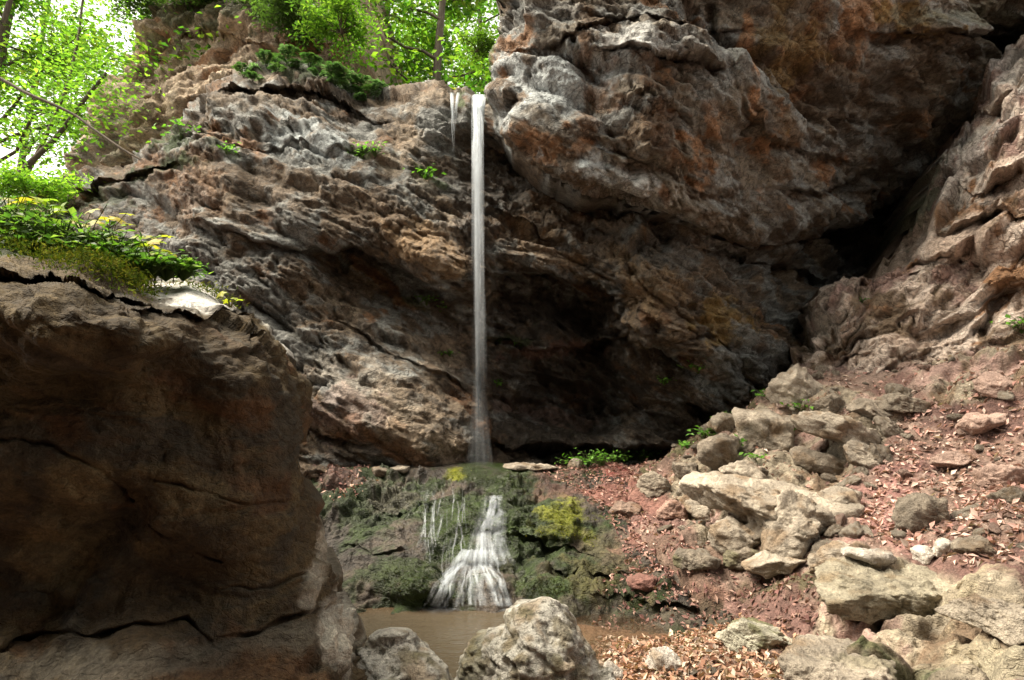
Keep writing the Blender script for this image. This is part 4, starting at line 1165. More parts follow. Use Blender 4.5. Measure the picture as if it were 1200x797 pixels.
for k in range(36):       # thin threads on the wet rock beside the chute
    x0 = r_.uniform(496, 548); y0 = r_.uniform(570, 640)
    p = run_path([(x0, y0), (x0 + r_.normal(-1, 3), y0 + 14), (x0 + r_.normal(-2, 4), y0 + 20 + 40 * r_.random())], 24, .012)
    if len(p) < 6:
        continue
    t = np.linspace(0, 1, len(p)); paths.append((p, .005 + .007 * r_.random() + 0 * t, .10 * r_.random() ** 2 * np.sin(np.pi * np.clip(t, .03, .97)) + .05))
stream_mesh('side_threads', toworld(paths, ca), M_FALL, ca)
# foam where it meets the pool
nr, nc = 24, 90
fa, ft = np.meshgrid(np.linspace(0, 1, nc), np.linspace(0, 1, nr))
fx = 492 + 118 * fa; fy = 708 + 9 * ft + 2 * np.sin(fa * 9)
FP = atz(fx, fy, .012); FP[..., 2] += .006 * np.sin(fa * 40)
fal = .75 * (1 - ft) ** 1.2 * np.sin(np.pi * np.clip(fa, .02, .98)) ** .7 * (0.7 + .6 * fbm(FP * 14, 3, 7)) * sstep(0, .15, ft)
fm = mesh_np('foam', (FP - np.array(ca.location)).reshape(-1, 3), grid_faces(nr, nc), M_FALL, {'alpha': np.clip(fal, 0, 1).reshape(-1), 'lane': FP[..., 0].reshape(-1), 'run': FP[..., 1].reshape(-1)})
link('foam', fm, ca)
#PART4
# ------------------------------------------------------------------ leaves, plants, trees
def leaf_cloud(pos, size, nrm, colr, width=.45, fold=.18, r=None, az=None):
    """One four-point leaf, folded along its midrib, at each position."""
    r = r or rng
    n = len(pos)
    nrm = nrm / (np.linalg.norm(nrm, axis=1)[:, None] + 1e-9)
    a = r.normal(size=(n, 3)) if az is None else az
    a = a - (a * nrm).sum(1)[:, None] * nrm; a /= np.linalg.norm(a, axis=1)[:, None] + 1e-9
    b = np.cross(nrm, a)
    s = size[:, None]
    base = pos; tip = pos + a * s - nrm * s * .12
    mid = pos + a * s * .45
    width = width * r.uniform(.6, 1.15, n)[:, None]; fold = fold * r.uniform(-.4, 2.2, n)[:, None]
    L = mid + b * s * width * .5 + nrm * s * fold; Rr = mid - b * s * width * .45 + nrm * s * fold * .8
    V = np.stack([base, L, tip, Rr], 1).reshape(-1, 3)
    i = np.arange(n)[:, None] * 4
    Fc = np.concatenate([i + [0, 1, 2], i + [0, 2, 3]]).astype(np.int32)
    return V, Fc, np.repeat(colr, 4, axis=0)


def tube(pts, rad, ring=7):
    pts = np.asarray(pts, float); n = len(pts)
    tg = np.gradient(pts, axis=0); tg /= np.linalg.norm(tg, axis=1)[:, None] + 1e-9
    ref = np.array([1, .13, 0]) if abs(tg[:, 2]).mean() > .7 else np.array([0, .1, 1])
    sx = np.cross(tg, ref); sx /= np.linalg.norm(sx, axis=1)[:, None] + 1e-9; sy = np.cross(sx, tg)
    th = np.linspace(0, 2 * np.pi, ring, endpoint=False)
    P = pts[:, None] + (sx[:, None] * np.cos(th)[None, :, None] + sy[:, None] * np.sin(th)[None, :, None]) * np.asarray(rad)[:, None, None]
    i = np.arange(n * ring).reshape(n, ring)
    Fq = np.stack([i[:-1], np.roll(i[:-1], -1, 1), np.roll(i[1:], -1, 1), i[1:]], -1).reshape(-1, 4)
    return P.reshape(-1, 3), Fq


def join(parts):
    V, Fs, C = [], [], []; off = 0
    for p in parts:
        V.append(p[0]); Fs.append(p[1] + off); off += len(p[0])
        if len(p) > 2:
            C.append(p[2])
    return np.concatenate(V), np.concatenate(Fs), (np.concatenate(C) if C else None)


GREENS = np.array([[.16, .30, .035], [.20, .36, .04], [.11, .23, .03], [.26, .40, .06], [.085, .17, .03]])
SHADEG = np.array([[.05, .09, .02], [.06, .11, .025], [.075, .13, .03], [.04, .07, .02]])  # leaf greens darkened to carry the shade of backlit undersides


def tree(base, height, label, seed, lean=(0, 0), spread=3.2, low=.25, leaves=7000, lsize=.15, cols=GREENS, trunk_r=.13, group=None, bend=.3):
    r = np.random.default_rng(seed)
    root = empty('tree', base); tag(root, label, 'tree', group)
    n = 16; t = np.linspace(0, 1, n)
    wob = np.stack([bend * perlin(np.stack([t * 2.2, t * 0 + seed, t * 0], -1)), bend * perlin(np.stack([t * 2.2, t * 0 + seed + 9, t * 0], -1)), 0 * t], -1)
    trunk = np.stack([lean[0] * height * t, lean[1] * height * t, height * t - .4], -1) + wob * t[:, None]
    parts = [tube(trunk, trunk_r * (1 - .8 * t) + .01, 8)]
    tips = []
    nb = 18
    for k in range(nb):
        u = low + (1 - low) * (k + r.random()) / nb
        p0 = np.array([np.interp(u, t, trunk[:, i]) for i in range(3)])
        a = r.uniform(0, 2 * np.pi); L = spread * (1.1 - .7 * u) * r.uniform(.65, 1.2)
        m = np.linspace(0, 1, 7)
        dirv = np.array([math.cos(a), math.sin(a), r.uniform(.15, .75)])
        br = p0 + dirv * (L * m)[:, None]; br[:, 2] += -.12 * L * m ** 2; br += .1 * L * np.stack([perlin(np.stack([m * 3, m * 0 + k + seed * 3, m * 0 + i * 5], -1)) for i in range(3)], -1)
        parts.append(tube(br, trunk_r * .34 * (1 - .85 * m) * (1.1 - .6 * u) + .006, 5))
        for q in range(7):
            w = r.uniform(.3, 1); pb = np.array([np.interp(w, m, br[:, i]) for i in range(3)])
            tw = pb + r.normal(size=3) * np.array([.5, .5, .25]) * L * .35
            mm = np.linspace(0, 1, 4)[:, None]
            parts.append(tube(pb + (tw - pb) * mm, np.array([.012, .01, .008, .005]), 4))
            tips += [tw, (tw + pb) / 2]
    V, Fq, _ = join(parts)
    link('trunk', mesh_np('trunk', V, Fq, M_BARK), root)
    tips = np.array(tips); k = r.integers(0, len(tips), leaves)
    sprig = r.normal(size=(len(tips), 3)) * .25 + [0, 0, 1]
    off = r.normal(size=(leaves, 3)) * np.array([.42, .42, .16]) * (spread / 3.2)
    pos = tips[k] + off
    nr_ = sprig[k] + r.normal(size=(leaves, 3)) * .35
    cc = cols[r.integers(0, len(cols), len(tips))][k] * r.uniform(.45, 1.4, (leaves, 1)) * (1 + .12 * r.normal(size=(leaves, 3)))
    V, Fc, C = leaf_cloud(pos, lsize * r.uniform(.6, 1.35, leaves), nr_, np.clip(cc, .005, .9), .62, .1, r)
    link('crown', mesh_np('crown', V, Fc, M_LEAF, {'Col': C}, smooth=False), root)
    return root


# plateau the stream comes from, and the wooded hillside
hx, hy = np.meshgrid(np.linspace(-60, 60, 90), np.concatenate([np.linspace(13.2, 30, 40), np.linspace(32, 120, 30)]))
hz = 5.6 + .16 * (hy - 13) + .9 * fbm(np.stack([hx * .15, hy * .15, 0 * hx], -1), 3, 400)
hc = rock_colours(np.stack([hx, hy, hz], -1), (0, 0, 1), [(np.array([.10, .075, .05]), 0, 0, 0), (MOSS, .0, .3, .6)], 410)
hill = link('hillside', mesh_np('hillside', np.stack([hx, hy, hz], -1).reshape(-1, 3), grid_faces(*hx.shape), M_SOIL, {'Col': hc.reshape(-1, 3), 'wet': np.zeros(hx.size)}))
tag(hill, 'wooded hillside above the waterfall', 'hillside', kind='structure')

TREES = [
    ((-6.6, 15.0), 13, (.05, .0), 3.4, 'leafy green tree just behind the fern covered ledge'),
    ((-4.2, 17.0), 15, (.0, .02), 3.6, 'slender pale trunked tree in the gap above the cliff lip'),
    ((-2.4, 14.6), 12, (.06, -.02), 3.0, 'bright green tree standing straight above the waterfall lip'),
    ((-.6, 18.0), 16, (-.05, .0), 3.8, 'tall green tree half hidden by the edge of the buttress'),
    ((-3.2, 22.0), 19, (.02, .0), 4.2, 'tallest pale green tree deeper in the gap behind the lip'),
    ((-8.6, 19.5), 16, (.03, .0), 3.8, 'green tree rising behind the crumbling rock tower'),
    ((-14.4, 14.0), 11, (.10, -.02), 2.8, 'leaning tree with dark stems beside the rock tower'),
    ((-15.2, 15.2), 14, (.06, .0), 3.6, 'tree with bright backlit leaves at the outer edge of the wood'),
    ((-13.0, 18.6), 14, (.0, .0), 3.0, 'yellow green tree close against the rock tower'),
    ((-17.5, 19.0), 18, (.02, .0), 4.2, 'tall pale tree farthest from the rock tower'),
    ((-13.8, 21.0), 19, (.03, .0), 4.2, 'tall tree behind the leaning dark stemmed tree'),
]
for i, (xy, h_, ln, sp, lab) in enumerate(TREES):
    tree((xy[0], xy[1], 5.6 + .16 * (xy[1] - 13)), h_, lab, 500 + i, ln, sp, .12 if i not in (1, 4) else .25, 11500 if i < 6 else 8500, .165, GREENS, .12 + .03 * (i % 3), 'trees of the wood above the gorge')


# thin bare stems leaning across the sky at the upper edge
def stem(name, pl, Y, r0, label, cat):
    q = poly_resample(pl, 24); p = at(q[:, 0], q[:, 1], np.linspace(Y[0], Y[1], 24)); p += .03 * np.stack([perlin(p * 1.2, 7 + k) for k in range(3)], -1)
    V, Fq = tube(p, np.linspace(r0, r0 * .45, 24), 7)
    o = link(name, mesh_np(name, V, Fq, M_BARK)); return tag(o, label, cat)


stem('dead_branch', [(-40, 72), (30, 108), (90, 136), (140, 172), (182, 196)], (9.5, 9.4), .035, 'long thin bare branch slanting down onto the mossy ledge', 'branch')
def leaning_tree(pl, Y, r0, label, seed):
    r = np.random.default_rng(seed)
    q = poly_resample(pl, 24); p = at(q[:, 0], q[:, 1], np.linspace(Y[0], Y[1], 24)); p += .05 * np.stack([perlin(p * .8, 7 + k + seed) for k in range(3)], -1)
    root = empty('tree', p[0]); tag(root, label, 'tree'); p = p - p[0]
    V, Fq = tube(p, np.linspace(r0, r0 * .45, 24), 7)
    link('trunk', mesh_np('trunk', V, Fq, M_BARK), root)
    n = 1300; k = r.integers(12, 24, n)
    pos = p[k] + r.normal(size=(n, 3)) * [.55, .4, .4]
    cc = GREENS[r.integers(0, 5, n)] * r.uniform(.7, 1.3, (n, 1))
    V, Fc, C = leaf_cloud(pos, .11 * r.uniform(.6, 1.3, n), r.normal(size=(n, 3)) * .4 + [0, 0, 1], cc, .6, .1, r)
    link('crown', mesh_np('crown', V, Fc, M_LEAF, {'Col': C}, smooth=False), root)


leaning_tree([(-20, 240), (20, 205), (60, 165), (100, 115), (125, 85)], (10.5, 10.9), .07, 'dark leaning tree crossing the bright leaves by the rock tower', 1)
leaning_tree([(10, 250), (40, 190), (72, 120), (88, 60), (100, -10)], (11, 11.6), .05, 'slim upright tree behind the dark leaning one', 2)


def shrub(base, rad, label, seed, cols, n=2600, lsize=.1, hang=.0, flat=.6, group=None):
    r = np.random.default_rng(seed)
    root = empty('shrub', base); tag(root, label, 'shrub', group)
    parts = []; tips = []
    for k in range(16):
        a = r.uniform(0, 2 * np.pi); d = np.array([math.cos(a), math.sin(a) , 0]) * rad * r.uniform(.3, 1) + [0, 0, rad * flat * r.uniform(.2, 1) - hang * r.random()]
        m = np.linspace(0, 1, 6)[:, None]; p = d * m + [0, 0, .15 * rad] * np.sin(np.pi * m)
        parts.append(tube(p, np.linspace(.016, .004, 6), 4)); tips += [p[-1], p[-2], p[-3]]
    V, Fq, _ = join(parts); link('stem', mesh_np('stem', V, Fq, M_BARK), root)
    tips = np.array(tips); k = r.integers(0, len(tips), n)
    pos = tips[k] + r.normal(size=(n, 3)) * rad * np.array([.2, .2, .12])
    cc = cols[r.integers(0, len(cols), len(tips))][k] * r.uniform(.7, 1.35, (n, 1))
    V, Fc, C = leaf_cloud(pos, lsize * r.uniform(.6, 1.3, n), r.normal(size=(n, 3)) * .5 + [0, 0, 1], cc, .5, .1, r)
    link('crown', mesh_np('crown', V, Fc, M_LEAF, {'Col': C}, smooth=False), root)
    return root


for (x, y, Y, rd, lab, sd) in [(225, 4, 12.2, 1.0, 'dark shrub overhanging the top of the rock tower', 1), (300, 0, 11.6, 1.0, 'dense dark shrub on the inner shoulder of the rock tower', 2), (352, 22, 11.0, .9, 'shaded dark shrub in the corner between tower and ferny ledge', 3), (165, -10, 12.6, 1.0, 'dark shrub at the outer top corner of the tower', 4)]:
    b = at(x, y, Y); shrub(b, rd, lab, 700 + sd, SHADEG, 3400, .11, .5)
b = at(345, 70, 9.8); shrub(at(400, 40, 10.2), .8, 'light green bush between ferny ledge and waterfall lip', 720, GREENS * .8, 2600, .1, .2)
shrub(at(560, 60, 9.3), .45, 'small mossy green bush clinging to the buttress edge', 724, GREENS * .55, 1500, .07, .25)
shrub(at(40, 236, 9.7), .8, 'bright low bush at the cliff end beside the leaning trunks', 727, GREENS, 2600, .1, .1)


def fern(base, length, label, seed, group=None, cols=((.05, .11, .035), (.10, .17, .09), (.07, .13, .04)), nf=7, up=.6, face=None):
    r = np.random.default_rng(seed); parts = []
    for k in range(nf):
        a = r.uniform(0, 2 * np.pi) if face is None else r.normal(face, .9)
        L = length * r.uniform(.7, 1.15); m = np.linspace(0, 1, 9)
        d = np.array([math.cos(a), math.sin(a)])
        sp = np.stack([d[0] * L * m * .85, d[1] * L * m * .85, up * L * np.sin(m * 2.2) - .25 * L * m ** 2], -1)
        V, Fq = tube(sp, np.linspace(.006, .002, 9), 3); col = np.array(cols[k % len(cols)]) * r.uniform(.8, 1.3)
        parts.append((V, np.concatenate([Fq[:, [0, 1, 2]], Fq[:, [0, 2, 3]]]), np.tile(col * .7, (len(V), 1))))
        mm = np.linspace(.12, .98, 16); pp = np.stack([np.interp(mm, m, sp[:, i]) for i in range(3)], -1)
        sd = np.array([-d[1], d[0], -.35])
        for s in (-1, 1):
            ln_ = L * .3 * np.sin(np.pi * np.clip(mm * .9 + .08, 0, 1)) + .01
            parts.append(leaf_cloud(pp, ln_, np.tile([0., 0, 1], (16, 1)) + .15 * r.normal(size=(16, 3)), np.tile(col, (16, 1)) * r.uniform(.8, 1.2, (16, 1)), .34, .05, r, az=np.tile(sd * s + np.array([*d, 0]) * .35, (16, 1))))
    V, Fc, C = join(parts)
    o = link('fern', mesh_np('fern', V, Fc, M_HERB, {'Col': C}, smooth=False)); o.location = base
    return tag(o, label, 'fern', group)


fl = [(285, 88, 'small dark fern at the tower end of the mossy ledge'), (312, 76, 'upright fern on the crest of the mossy ledge'), (338, 72, 'broad fern at the top of the mossy ledge'), (362, 78, 'silvery fern drooping over the dark hollow of the ledge'), (384, 90, 'large drooping fern where the ledge turns down'),
      (402, 100, 'long fern hanging on the descending ledge'), (420, 106, 'pale fern low on the ledge near the bright bush'), (438, 114, 'last fern on the ledge before the bare tan lip')]
for i, (x, y, lab) in enumerate(fl):
    h = hit(x, y + 3, [cliff]); fern(h[0] if h else at(x, y, 9.3), .40, lab, 800 + i, 'ferns along the mossy ledge', face=-1.2)
for i, x in enumerate([296, 325, 350, 373, 394, 412, 430]):
    h = hit(x, [88, 78, 74, 84, 95, 103, 112][i] + 7, [cliff])
    if h:
        fern(h[0], .28, 'small fern rooted just under the ledge crest', 830 + i, 'small ferns under the ledge crest', face=-1.4, up=.35)


def herb(base, size, label, seed, cols, n=26, group=None, name='leafy_plant', lsize=.05, sprd=1.0):
    r = np.random.default_rng(seed); parts = []
    pos = r.normal(size=(n, 3)) * np.array([.45, .45, .22]) * size * sprd; pos[:, 2] = np.abs(pos[:, 2]) + .25 * size
    for p in pos:
        V, Fq = tube(np.array([[0, 0, -.03], p * [.4, .4, .7], p]), [.003, .0025, .002], 3)
        parts.append((V, np.concatenate([Fq[:, [0, 1, 2]], Fq[:, [0, 2, 3]]]), np.tile([.08, .12, .03], (len(V), 1))))
    cc = np.asarray(cols)[r.integers(0, len(cols), n)] * r.uniform(.75, 1.3, (n, 1))
    parts.append(leaf_cloud(pos, lsize * r.uniform(.6, 1.3, n), r.normal(size=(n, 3)) * .4 + [0, -.2, 1], cc, .7, .08, r))
    V, Fc, C = join(parts)
    o = link(name, mesh_np(name, V, Fc, M_HERB, {'Col': C}, smooth=False)); o.location = base
    return tag(o, label, 'plant', group)


HG = np.array([[.12, .28, .03], [.16, .34, .05], [.09, .22, .03]])
SURF = [cliff, butt, outc, ground, bank] + ROCKS[:0]
for i, (x, y, s, lab) in enumerate([
        (902, 466, .2, 'small green plant beside the block at the scree head'), (942, 480, .2, 'green plant at the low corner of the scree head block'), (940, 504, .18, 'green plant between squarish block and long thin slab'), (862, 522, .16, 'tiny plant at the near corner of the squarish block'), (882, 538, .14, 'tiny plant under the squarish block'),
        (876, 470, .2, 'grassy plant on the slope crest below the grey cliff block'), (852, 492, .2, 'green plant halfway along the slope crest'), (826, 512, .22, 'green plant low on the slope crest'), (806, 524, .16, 'green plant lowest on the slope crest'),
        (818, 434, .22, 'bright plant in the cave mouth above the slope'), (778, 448, .16, 'dim plant on a dark ledge of the cave'), (500, 354, .2, 'green plant on the cliff shelf beside the fall'), (516, 362, .16, 'plant just under the plant on the cliff shelf'), (527, 416, .16, 'single plant on the pale rib beside the fall'),
        (586, 400, .18, 'plant on the wet ledge just past the fall'), (610, 404, .16, 'small plant farther along the wet ledge'), (582, 450, .16, 'plant on dark rock below the wet ledge'), (440, 180, .25, 'grassy tuft on the grey cliff sheet'), (425, 184, .22, 'grass clump at the near end of the grey cliff sheet'), (500, 208, .25, 'trailing plant on the tan rock beside the fall'),
        (265, 178, .25, 'plant above the rusty patch of the cliff'), (1197, 386, .25, 'bright green plant at the outer foot of the ridged outcrop'), (968, 602, .1, 'tiny green plant on the end of the longest ledge'), (212, 160, .4, 'green mossy tuft under the rock tower'), (1010, 352, .1, 'tiny plant in the cleft of the outcrop')]):
    h = hit(x, y + 2, SURF)
    if h:
        herb(h[0], s, lab, 900 + i, HG, 40 if s > .15 else 16, lsize=.05 + s * .12)
for i, x in enumerate([672, 690, 705, 720, 735, 750, 765]):
    h = hit(x, 549 - .12 * (x - 672), [ground, cliff])
    if h:
        herb(h[0], .26, 'low bright green plant in the green strip under the dark overhang', 940 + i, HG, 50, 'green strip under the overhang', lsize=.06, sprd=1.2)

# growth on the shaded boulder: a mat of moss, then separate plants
def lobed(pos, size, nrm, colr, r):
    ang = np.radians([0, 38, 62, 95, 128, 180, 232, 265, 298, 322]); rad_ = np.array([1.0, .55, .92, .5, .75, .25, .75, .5, .92, .55])
    Vs, Fs, Cs = [], [], []; off = 0
    for p, s, nn, cl in zip(pos, size, nrm, colr):
        nn = nn / np.linalg.norm(nn); a = r.normal(size=3); a -= a.dot(nn) * nn; a /= np.linalg.norm(a); b = np.cross(nn, a)
        o = p + (np.cos(ang) * rad_)[:, None] * a * s + (np.sin(ang) * rad_)[:, None] * b * s - nn * s * .22 * (rad_ ** 2)[:, None]
        Vs.append(np.concatenate([p[None], o])); n = len(ang)
        i = np.arange(n); Fs.append(np.stack([np.full(n, off), off + 1 + i, off + 1 + (i + 1) % n], -1)); off += n + 1
        Cs.append(np.tile(cl, (n + 1, 1)))
    return np.concatenate(Vs), np.concatenate(Fs).astype(np.int32), np.concatenate(Cs)


top_pts = []
for x in np.linspace(-60, 262, 900):
    yt = np.interp(x, [-60, 0, 60, 120, 168, 215, 262], [262, 272, 294, 306, 334, 329, 350])
    for q in range(4):
        h = hit(x + rng.normal(0, 2), yt + 4 + abs(rng.normal(0, 1)) * np.interp(x, [-60, 150, 200, 262], [10, 9, 3, 3]), [bould])
        if h:
            top_pts.append((*h[0], x))
top_pts = np.array(top_pts)
n = 9000
k = rng.integers(0, len(top_pts), n); keep = (top_pts[k, 3] < 168) | (rng.random(n) < .10) | ((top_pts[k, 3] > 200) & (top_pts[k, 3] < 238) & (rng.random(n) < .25))
k = k[keep]; n = len(k)
pos = top_pts[k, :3] + rng.normal(size=(n, 3)) * np.array([.03, .06, .02]) + np.array([0, .04, .02])
pos[:, 2] += .02 * rng.random(n); pos[:, 1] += np.where(top_pts[k, 3] > 168, .12, 0)
mc = np.array([[.10, .14, .02], [.14, .17, .02], [.07, .10, .02], [.20, .19, .03]])[rng.integers(0, 4, n)] * rng.uniform(.6, 1.3, (n, 1))
V, Fc, C = leaf_cloud(pos, rng.uniform(.012, .028, n), rng.normal(size=(n, 3)), mc, .4, .1, az=rng.normal(size=(n, 3)) * .6 + [0, -.3, .6])
moss = link('moss', mesh_np('moss', V, Fc, M_MOSS, {'Col': C}, smooth=False))
tag(moss, 'olive moss mat draped over the top of the shaded boulder', 'moss', kind='stuff')

YG = np.array([[.42, .42, .04], [.36, .42, .04], [.50, .40, .05], [.24, .36, .04]]); GG = np.array([[.10, .21, .03], [.14, .27, .04], [.07, .15, .03], [.2, .3, .06]])


def seedling(px, py, Y, size, label, seed, cols, n=7, ls=.045, hgt=.14):
    r = np.random.default_rng(seed); b = at(px, py, Y); parts = []
    pos = r.normal(size=(n, 3)) * np.array([size, size * .8, size * .3]); pos[:, 2] += hgt
    for p in pos:
        V, Fq = tube(np.array([[0, 0, -.05], [p[0] * .3, p[1] * .3, p[2] * .7], p]), [.0028, .0022, .0016], 4)
        parts.append((V, np.concatenate([Fq[:, [0, 1, 2]], Fq[:, [0, 2, 3]]]), np.tile([.16, .13, .04], (len(V), 1))))
    cc = cols[r.integers(0, len(cols), n)] * r.uniform(.75, 1.25, (n, 1))
    parts.append(lobed(pos, ls * r.uniform(.6, 1.3, n), r.normal(size=(n, 3)) * .3 + [0, -.35, 1], cc, r))
    V, Fc, C = join(parts)
    o = link('seedling', mesh_np('seedling', V, Fc, M_HERB, {'Col': C}, smooth=False)); o.location = b
    return tag(o, label, 'seedling', 'seedlings on the shaded boulder')


for a in [(20, 270, 2.9, .07, 'orange tinged seedling at the outer end of the boulder top', 1, YG[[2, 2, 0]], 7, .045, .17), (60, 285, 2.85, .08, 'bright yellow green seedling with the tallest leaves on the boulder', 2, YG[[1, 3]], 8, .05, .20), (95, 292, 2.85, .07, 'golden seedling halfway along the boulder top', 3, YG[[0, 2]], 7, .045, .15), (128, 290, 2.85, .06, 'yellow star leaved seedling against the dark cliff', 4, YG[[0, 2, 1]], 7, .045, .13),
          (140, 312, 2.75, .05, 'large yellow green seedling over the dark hollow', 5, YG[[1, 1, 3]], 6, .055, .13), (168, 312, 2.8, .06, 'yellow seedling leaning out over the white rock', 6, YG[[0, 1, 2]], 8, .042, .15), (182, 325, 2.8, .05, 'lime green seedling nearest the white rock cap', 7, YG[[1, 1]], 6, .045, .12), (204, 322, 2.85, .012, 'single stalked yellow leaf standing on the mossy tip', 8, YG[[0]], 2, .04, .10),
          (270, 362, 2.85, .03, 'tiny yellow green seedling on the notch below the white cap', 9, YG[[1, 0]], 4, .035, .06), (40, 300, 2.7, .07, 'yellow seedling hanging at the front of the moss mat', 10, YG[[0, 3]], 7, .04, .06)]:
    seedling(*a)
for i, (x, y, Y, s) in enumerate([(5, 300, 2.75, .16), (30, 290, 2.8, .18), (50, 312, 2.7, .15), (75, 302, 2.75, .18), (100, 306, 2.75, .16), (115, 322, 2.7, .14), (135, 318, 2.72, .15), (152, 330, 2.72, .13), (175, 328, 2.75, .12), (195, 330, 2.8, .1), (215, 330, 2.85, .08), (-20, 290, 2.85, .2), (20, 320, 2.65, .13), (90, 330, 2.66, .1), (-10, 322, 2.65, .16)]):
    herb(at(x, y - 7, Y), s * 1.25, 'small glossy green herb in the moss mat on the shaded boulder', 960 + i, GG, 150, 'green herbs on the shaded boulder', lsize=.042, sprd=1.15)


def grass_tuft(px, py, Y, label, seed, n=24, L=.22, col=(.12, .2, .04), droop=.8):
    r = np.random.default_rng(seed); parts = []
    for k in range(n):
        a = r.uniform(-3.1, .2); l = L * r.uniform(.6, 1.2); m = np.linspace(0, 1, 6)
        sp = np.stack([math.cos(a) * l * m * .7, math.sin(a) * l * m * .6, l * (np.sin(m * 1.6) - droop * m ** 2.2)], -1)
        V, Fq = tube(sp, np.linspace(.003, .0006, 6), 3)
        parts.append((V, np.concatenate([Fq[:, [0, 1, 2]], Fq[:, [0, 2, 3]]]), np.tile(np.array(col) * r.uniform(.6, 1.5), (len(V), 1))))
    V, Fc, C = join(parts)
    o = link('grass_tuft', mesh_np('grass_tuft', V, Fc, M_HERB, {'Col': C}, smooth=False)); o.location = at(px, py, Y)
    return tag(o, label, 'grass tuft')


grass_tuft(50, 275, 2.8, 'arching grass tuft among seedlings at the boulder top', 31)
grass_tuft(10, 270, 2.85, 'tall thin grass tuft at the outer boulder edge', 32, 20, .3)
grass_tuft(20, 330, 2.6, 'dry straw tuft hanging below the moss mat', 33, 26, .22, (.3, .24, .14), 1.7)
grass_tuft(110, 335, 2.62, 'withered rootlets dangling over the dark hollow', 34, 24, .16, (.22, .17, .12), 1.9)
grass_tuft(60, 330, 2.62, 'brown dry grass trailing in the middle of the moss mat', 35, 24, .2, (.25, .19, .1), 1.8)

# ------------------------------------------------------------------ loose stones and fallen leaves
SCREE = [(745, 560), (800, 520), (880, 465), (930, 430), (1010, 430), (1200, 395), (1330, 395), (1330, 660), (1120, 655), (1000, 650), (900, 665), (800, 660), (740, 640)]
BEACH = [(690, 742), (780, 735), (870, 732), (960, 752), (960, 820), (690, 830)]
LITTER = [(1000, 640), (1020, 560), (1070, 480), (1200, 420), (1330, 420), (1330, 690), (1180, 680), (1100, 655)]
REDB = [(600, 556), (700, 545), (770, 545), (760, 600), (800, 640), (840, 690), (760, 690), (720, 620), (660, 575)]
LEFTR = [(370, 556), (430, 550), (440, 575), (390, 600)]
cand = np.stack([rng.uniform(-2.6, 8, 60000), rng.uniform(2.4, 9, 60000)], -1)
cz = ground_base(cand[:, 0], cand[:, 1]); cpx, cpy = project(np.stack([cand[:, 0], cand[:, 1], cz], -1))

protos = []
for i in range(7):
    p, f = rock_shape(1000 + i, (1, .8, .55), (0, 0, 0), 3, 11, .08, 14)
    base = [SL, SB, SP, SL * 1.15, SB * .85, SP * 1.1, SL * .9][i]
    protos.append(mesh_np('stone', p, f, M_STONE, {'Col': rock_col(p, i, base), 'wet': np.zeros(len(p))}))
ok = np.where(in_poly(cpx, cpy, SCREE))[0]
cnt = 0
for j in ok[:2600]:
    if cnt >= 260:
        break
    x, y = cand[j]
    dens = 1.0 if in_poly(cpx[j], cpy[j], LITTER) is False else .6
    if rng.random() > dens * np.clip((9.5 - y) / 5, .25, 1):
        continue
    g = drop(x, y, [ground, bank])
    if g is None:
        continue
    s = .03 + .09 * rng.random() ** 3
    o = bpy.data.objects.new('stone', protos[cnt % 7]); COL.objects.link(o)
    o.location = g[0] + Vector((0, 0, s * .1)); o.scale = (s, s * rng.uniform(.7, 1.1), s * rng.uniform(.7, 1.2)); o.rotation_euler = tuple(rng.uniform(-.5, .5, 2)) + (rng.uniform(0, 6.28),)
    tag(o, 'small loose stone strewn over the scree slope', 'stone', 'loose stones strewn over the scree')
    cnt += 1


blocks = []
for i in range(10):
    p, f = rock_shape(1100 + i, (1, .75 + .03 * i, .5 + .02 * i), (.1, .2, 0), 5, 12, .09, 40)
    blocks.append(mesh_np('rock', p, f, M_STONE, {'Col': rock_col(p, i, [SL, SB, SL * 1.1, SP, SB * 1.1][i % 5]), 'wet': np.zeros(len(p))}))
STONY = [(760, 560), (860, 490), (930, 432), (1010, 440), (1100, 440), (1060, 520), (1010, 590), (1000, 660), (880, 668), (800, 640)]
okb = np.where(in_poly(cpx, cpy, STONY) | (in_poly(cpx, cpy, SCREE) & (rng.random(len(cpx)) < .12)))[0]
for cnt, j in enumerate(okb[:110]):
    g = drop(cand[j, 0], cand[j, 1], [ground, bank])
    if g is None:
        continue
    s_ = .07 + .13 * rng.random() ** 2
    o = bpy.data.objects.new('rock', blocks[cnt % 10]); COL.objects.link(o)
    o.location = g[0] - Vector((0, 0, s_ * .1)); o.scale = (s_, s_, s_ * rng.uniform(.7, 1.2)); o.rotation_euler = (rng.uniform(-.2, .5), rng.uniform(-.1, .5), rng.uniform(0, 6.28))
    tag(o, 'broken tan rock wedged among the larger scree blocks', 'rock', 'broken rocks of the scree')


def litter(idx, name, cols, sz, label, lift=.012, surf=None):
    pos, nr_ = [], []
    for j in idx:
        g = drop(cand[j, 0], cand[j, 1], surf or [ground, bank])
        if g is None:
            continue
        nn = g[1] if g[1].z > 0 else -g[1]
        if nn.z < .25 and rng.random() < .8:
            continue
        pos.append(np.array(g[0])); nr_.append(np.array(nn))
    pos = np.array(pos); nr_ = np.array(nr_); n = len(pos)
    pos = pos + nr_ * (lift * rng.uniform(.3, 1.6, n))[:, None]
    cc = np.asarray(cols)[rng.integers(0, len(cols), n)] * rng.uniform(.6, 1.35, (n, 1))
    V, Fc, C = leaf_cloud(pos, sz * rng.uniform(.3, 1.45, n) ** 1.2, nr_ + rng.normal(size=(n, 3)) * .38, cc, .6, .14)
    o = link(name, mesh_np(name, V, Fc, M_LITTER, {'Col': C}, smooth=False))
    return tag(o, label, 'leaf litter', kind='stuff')


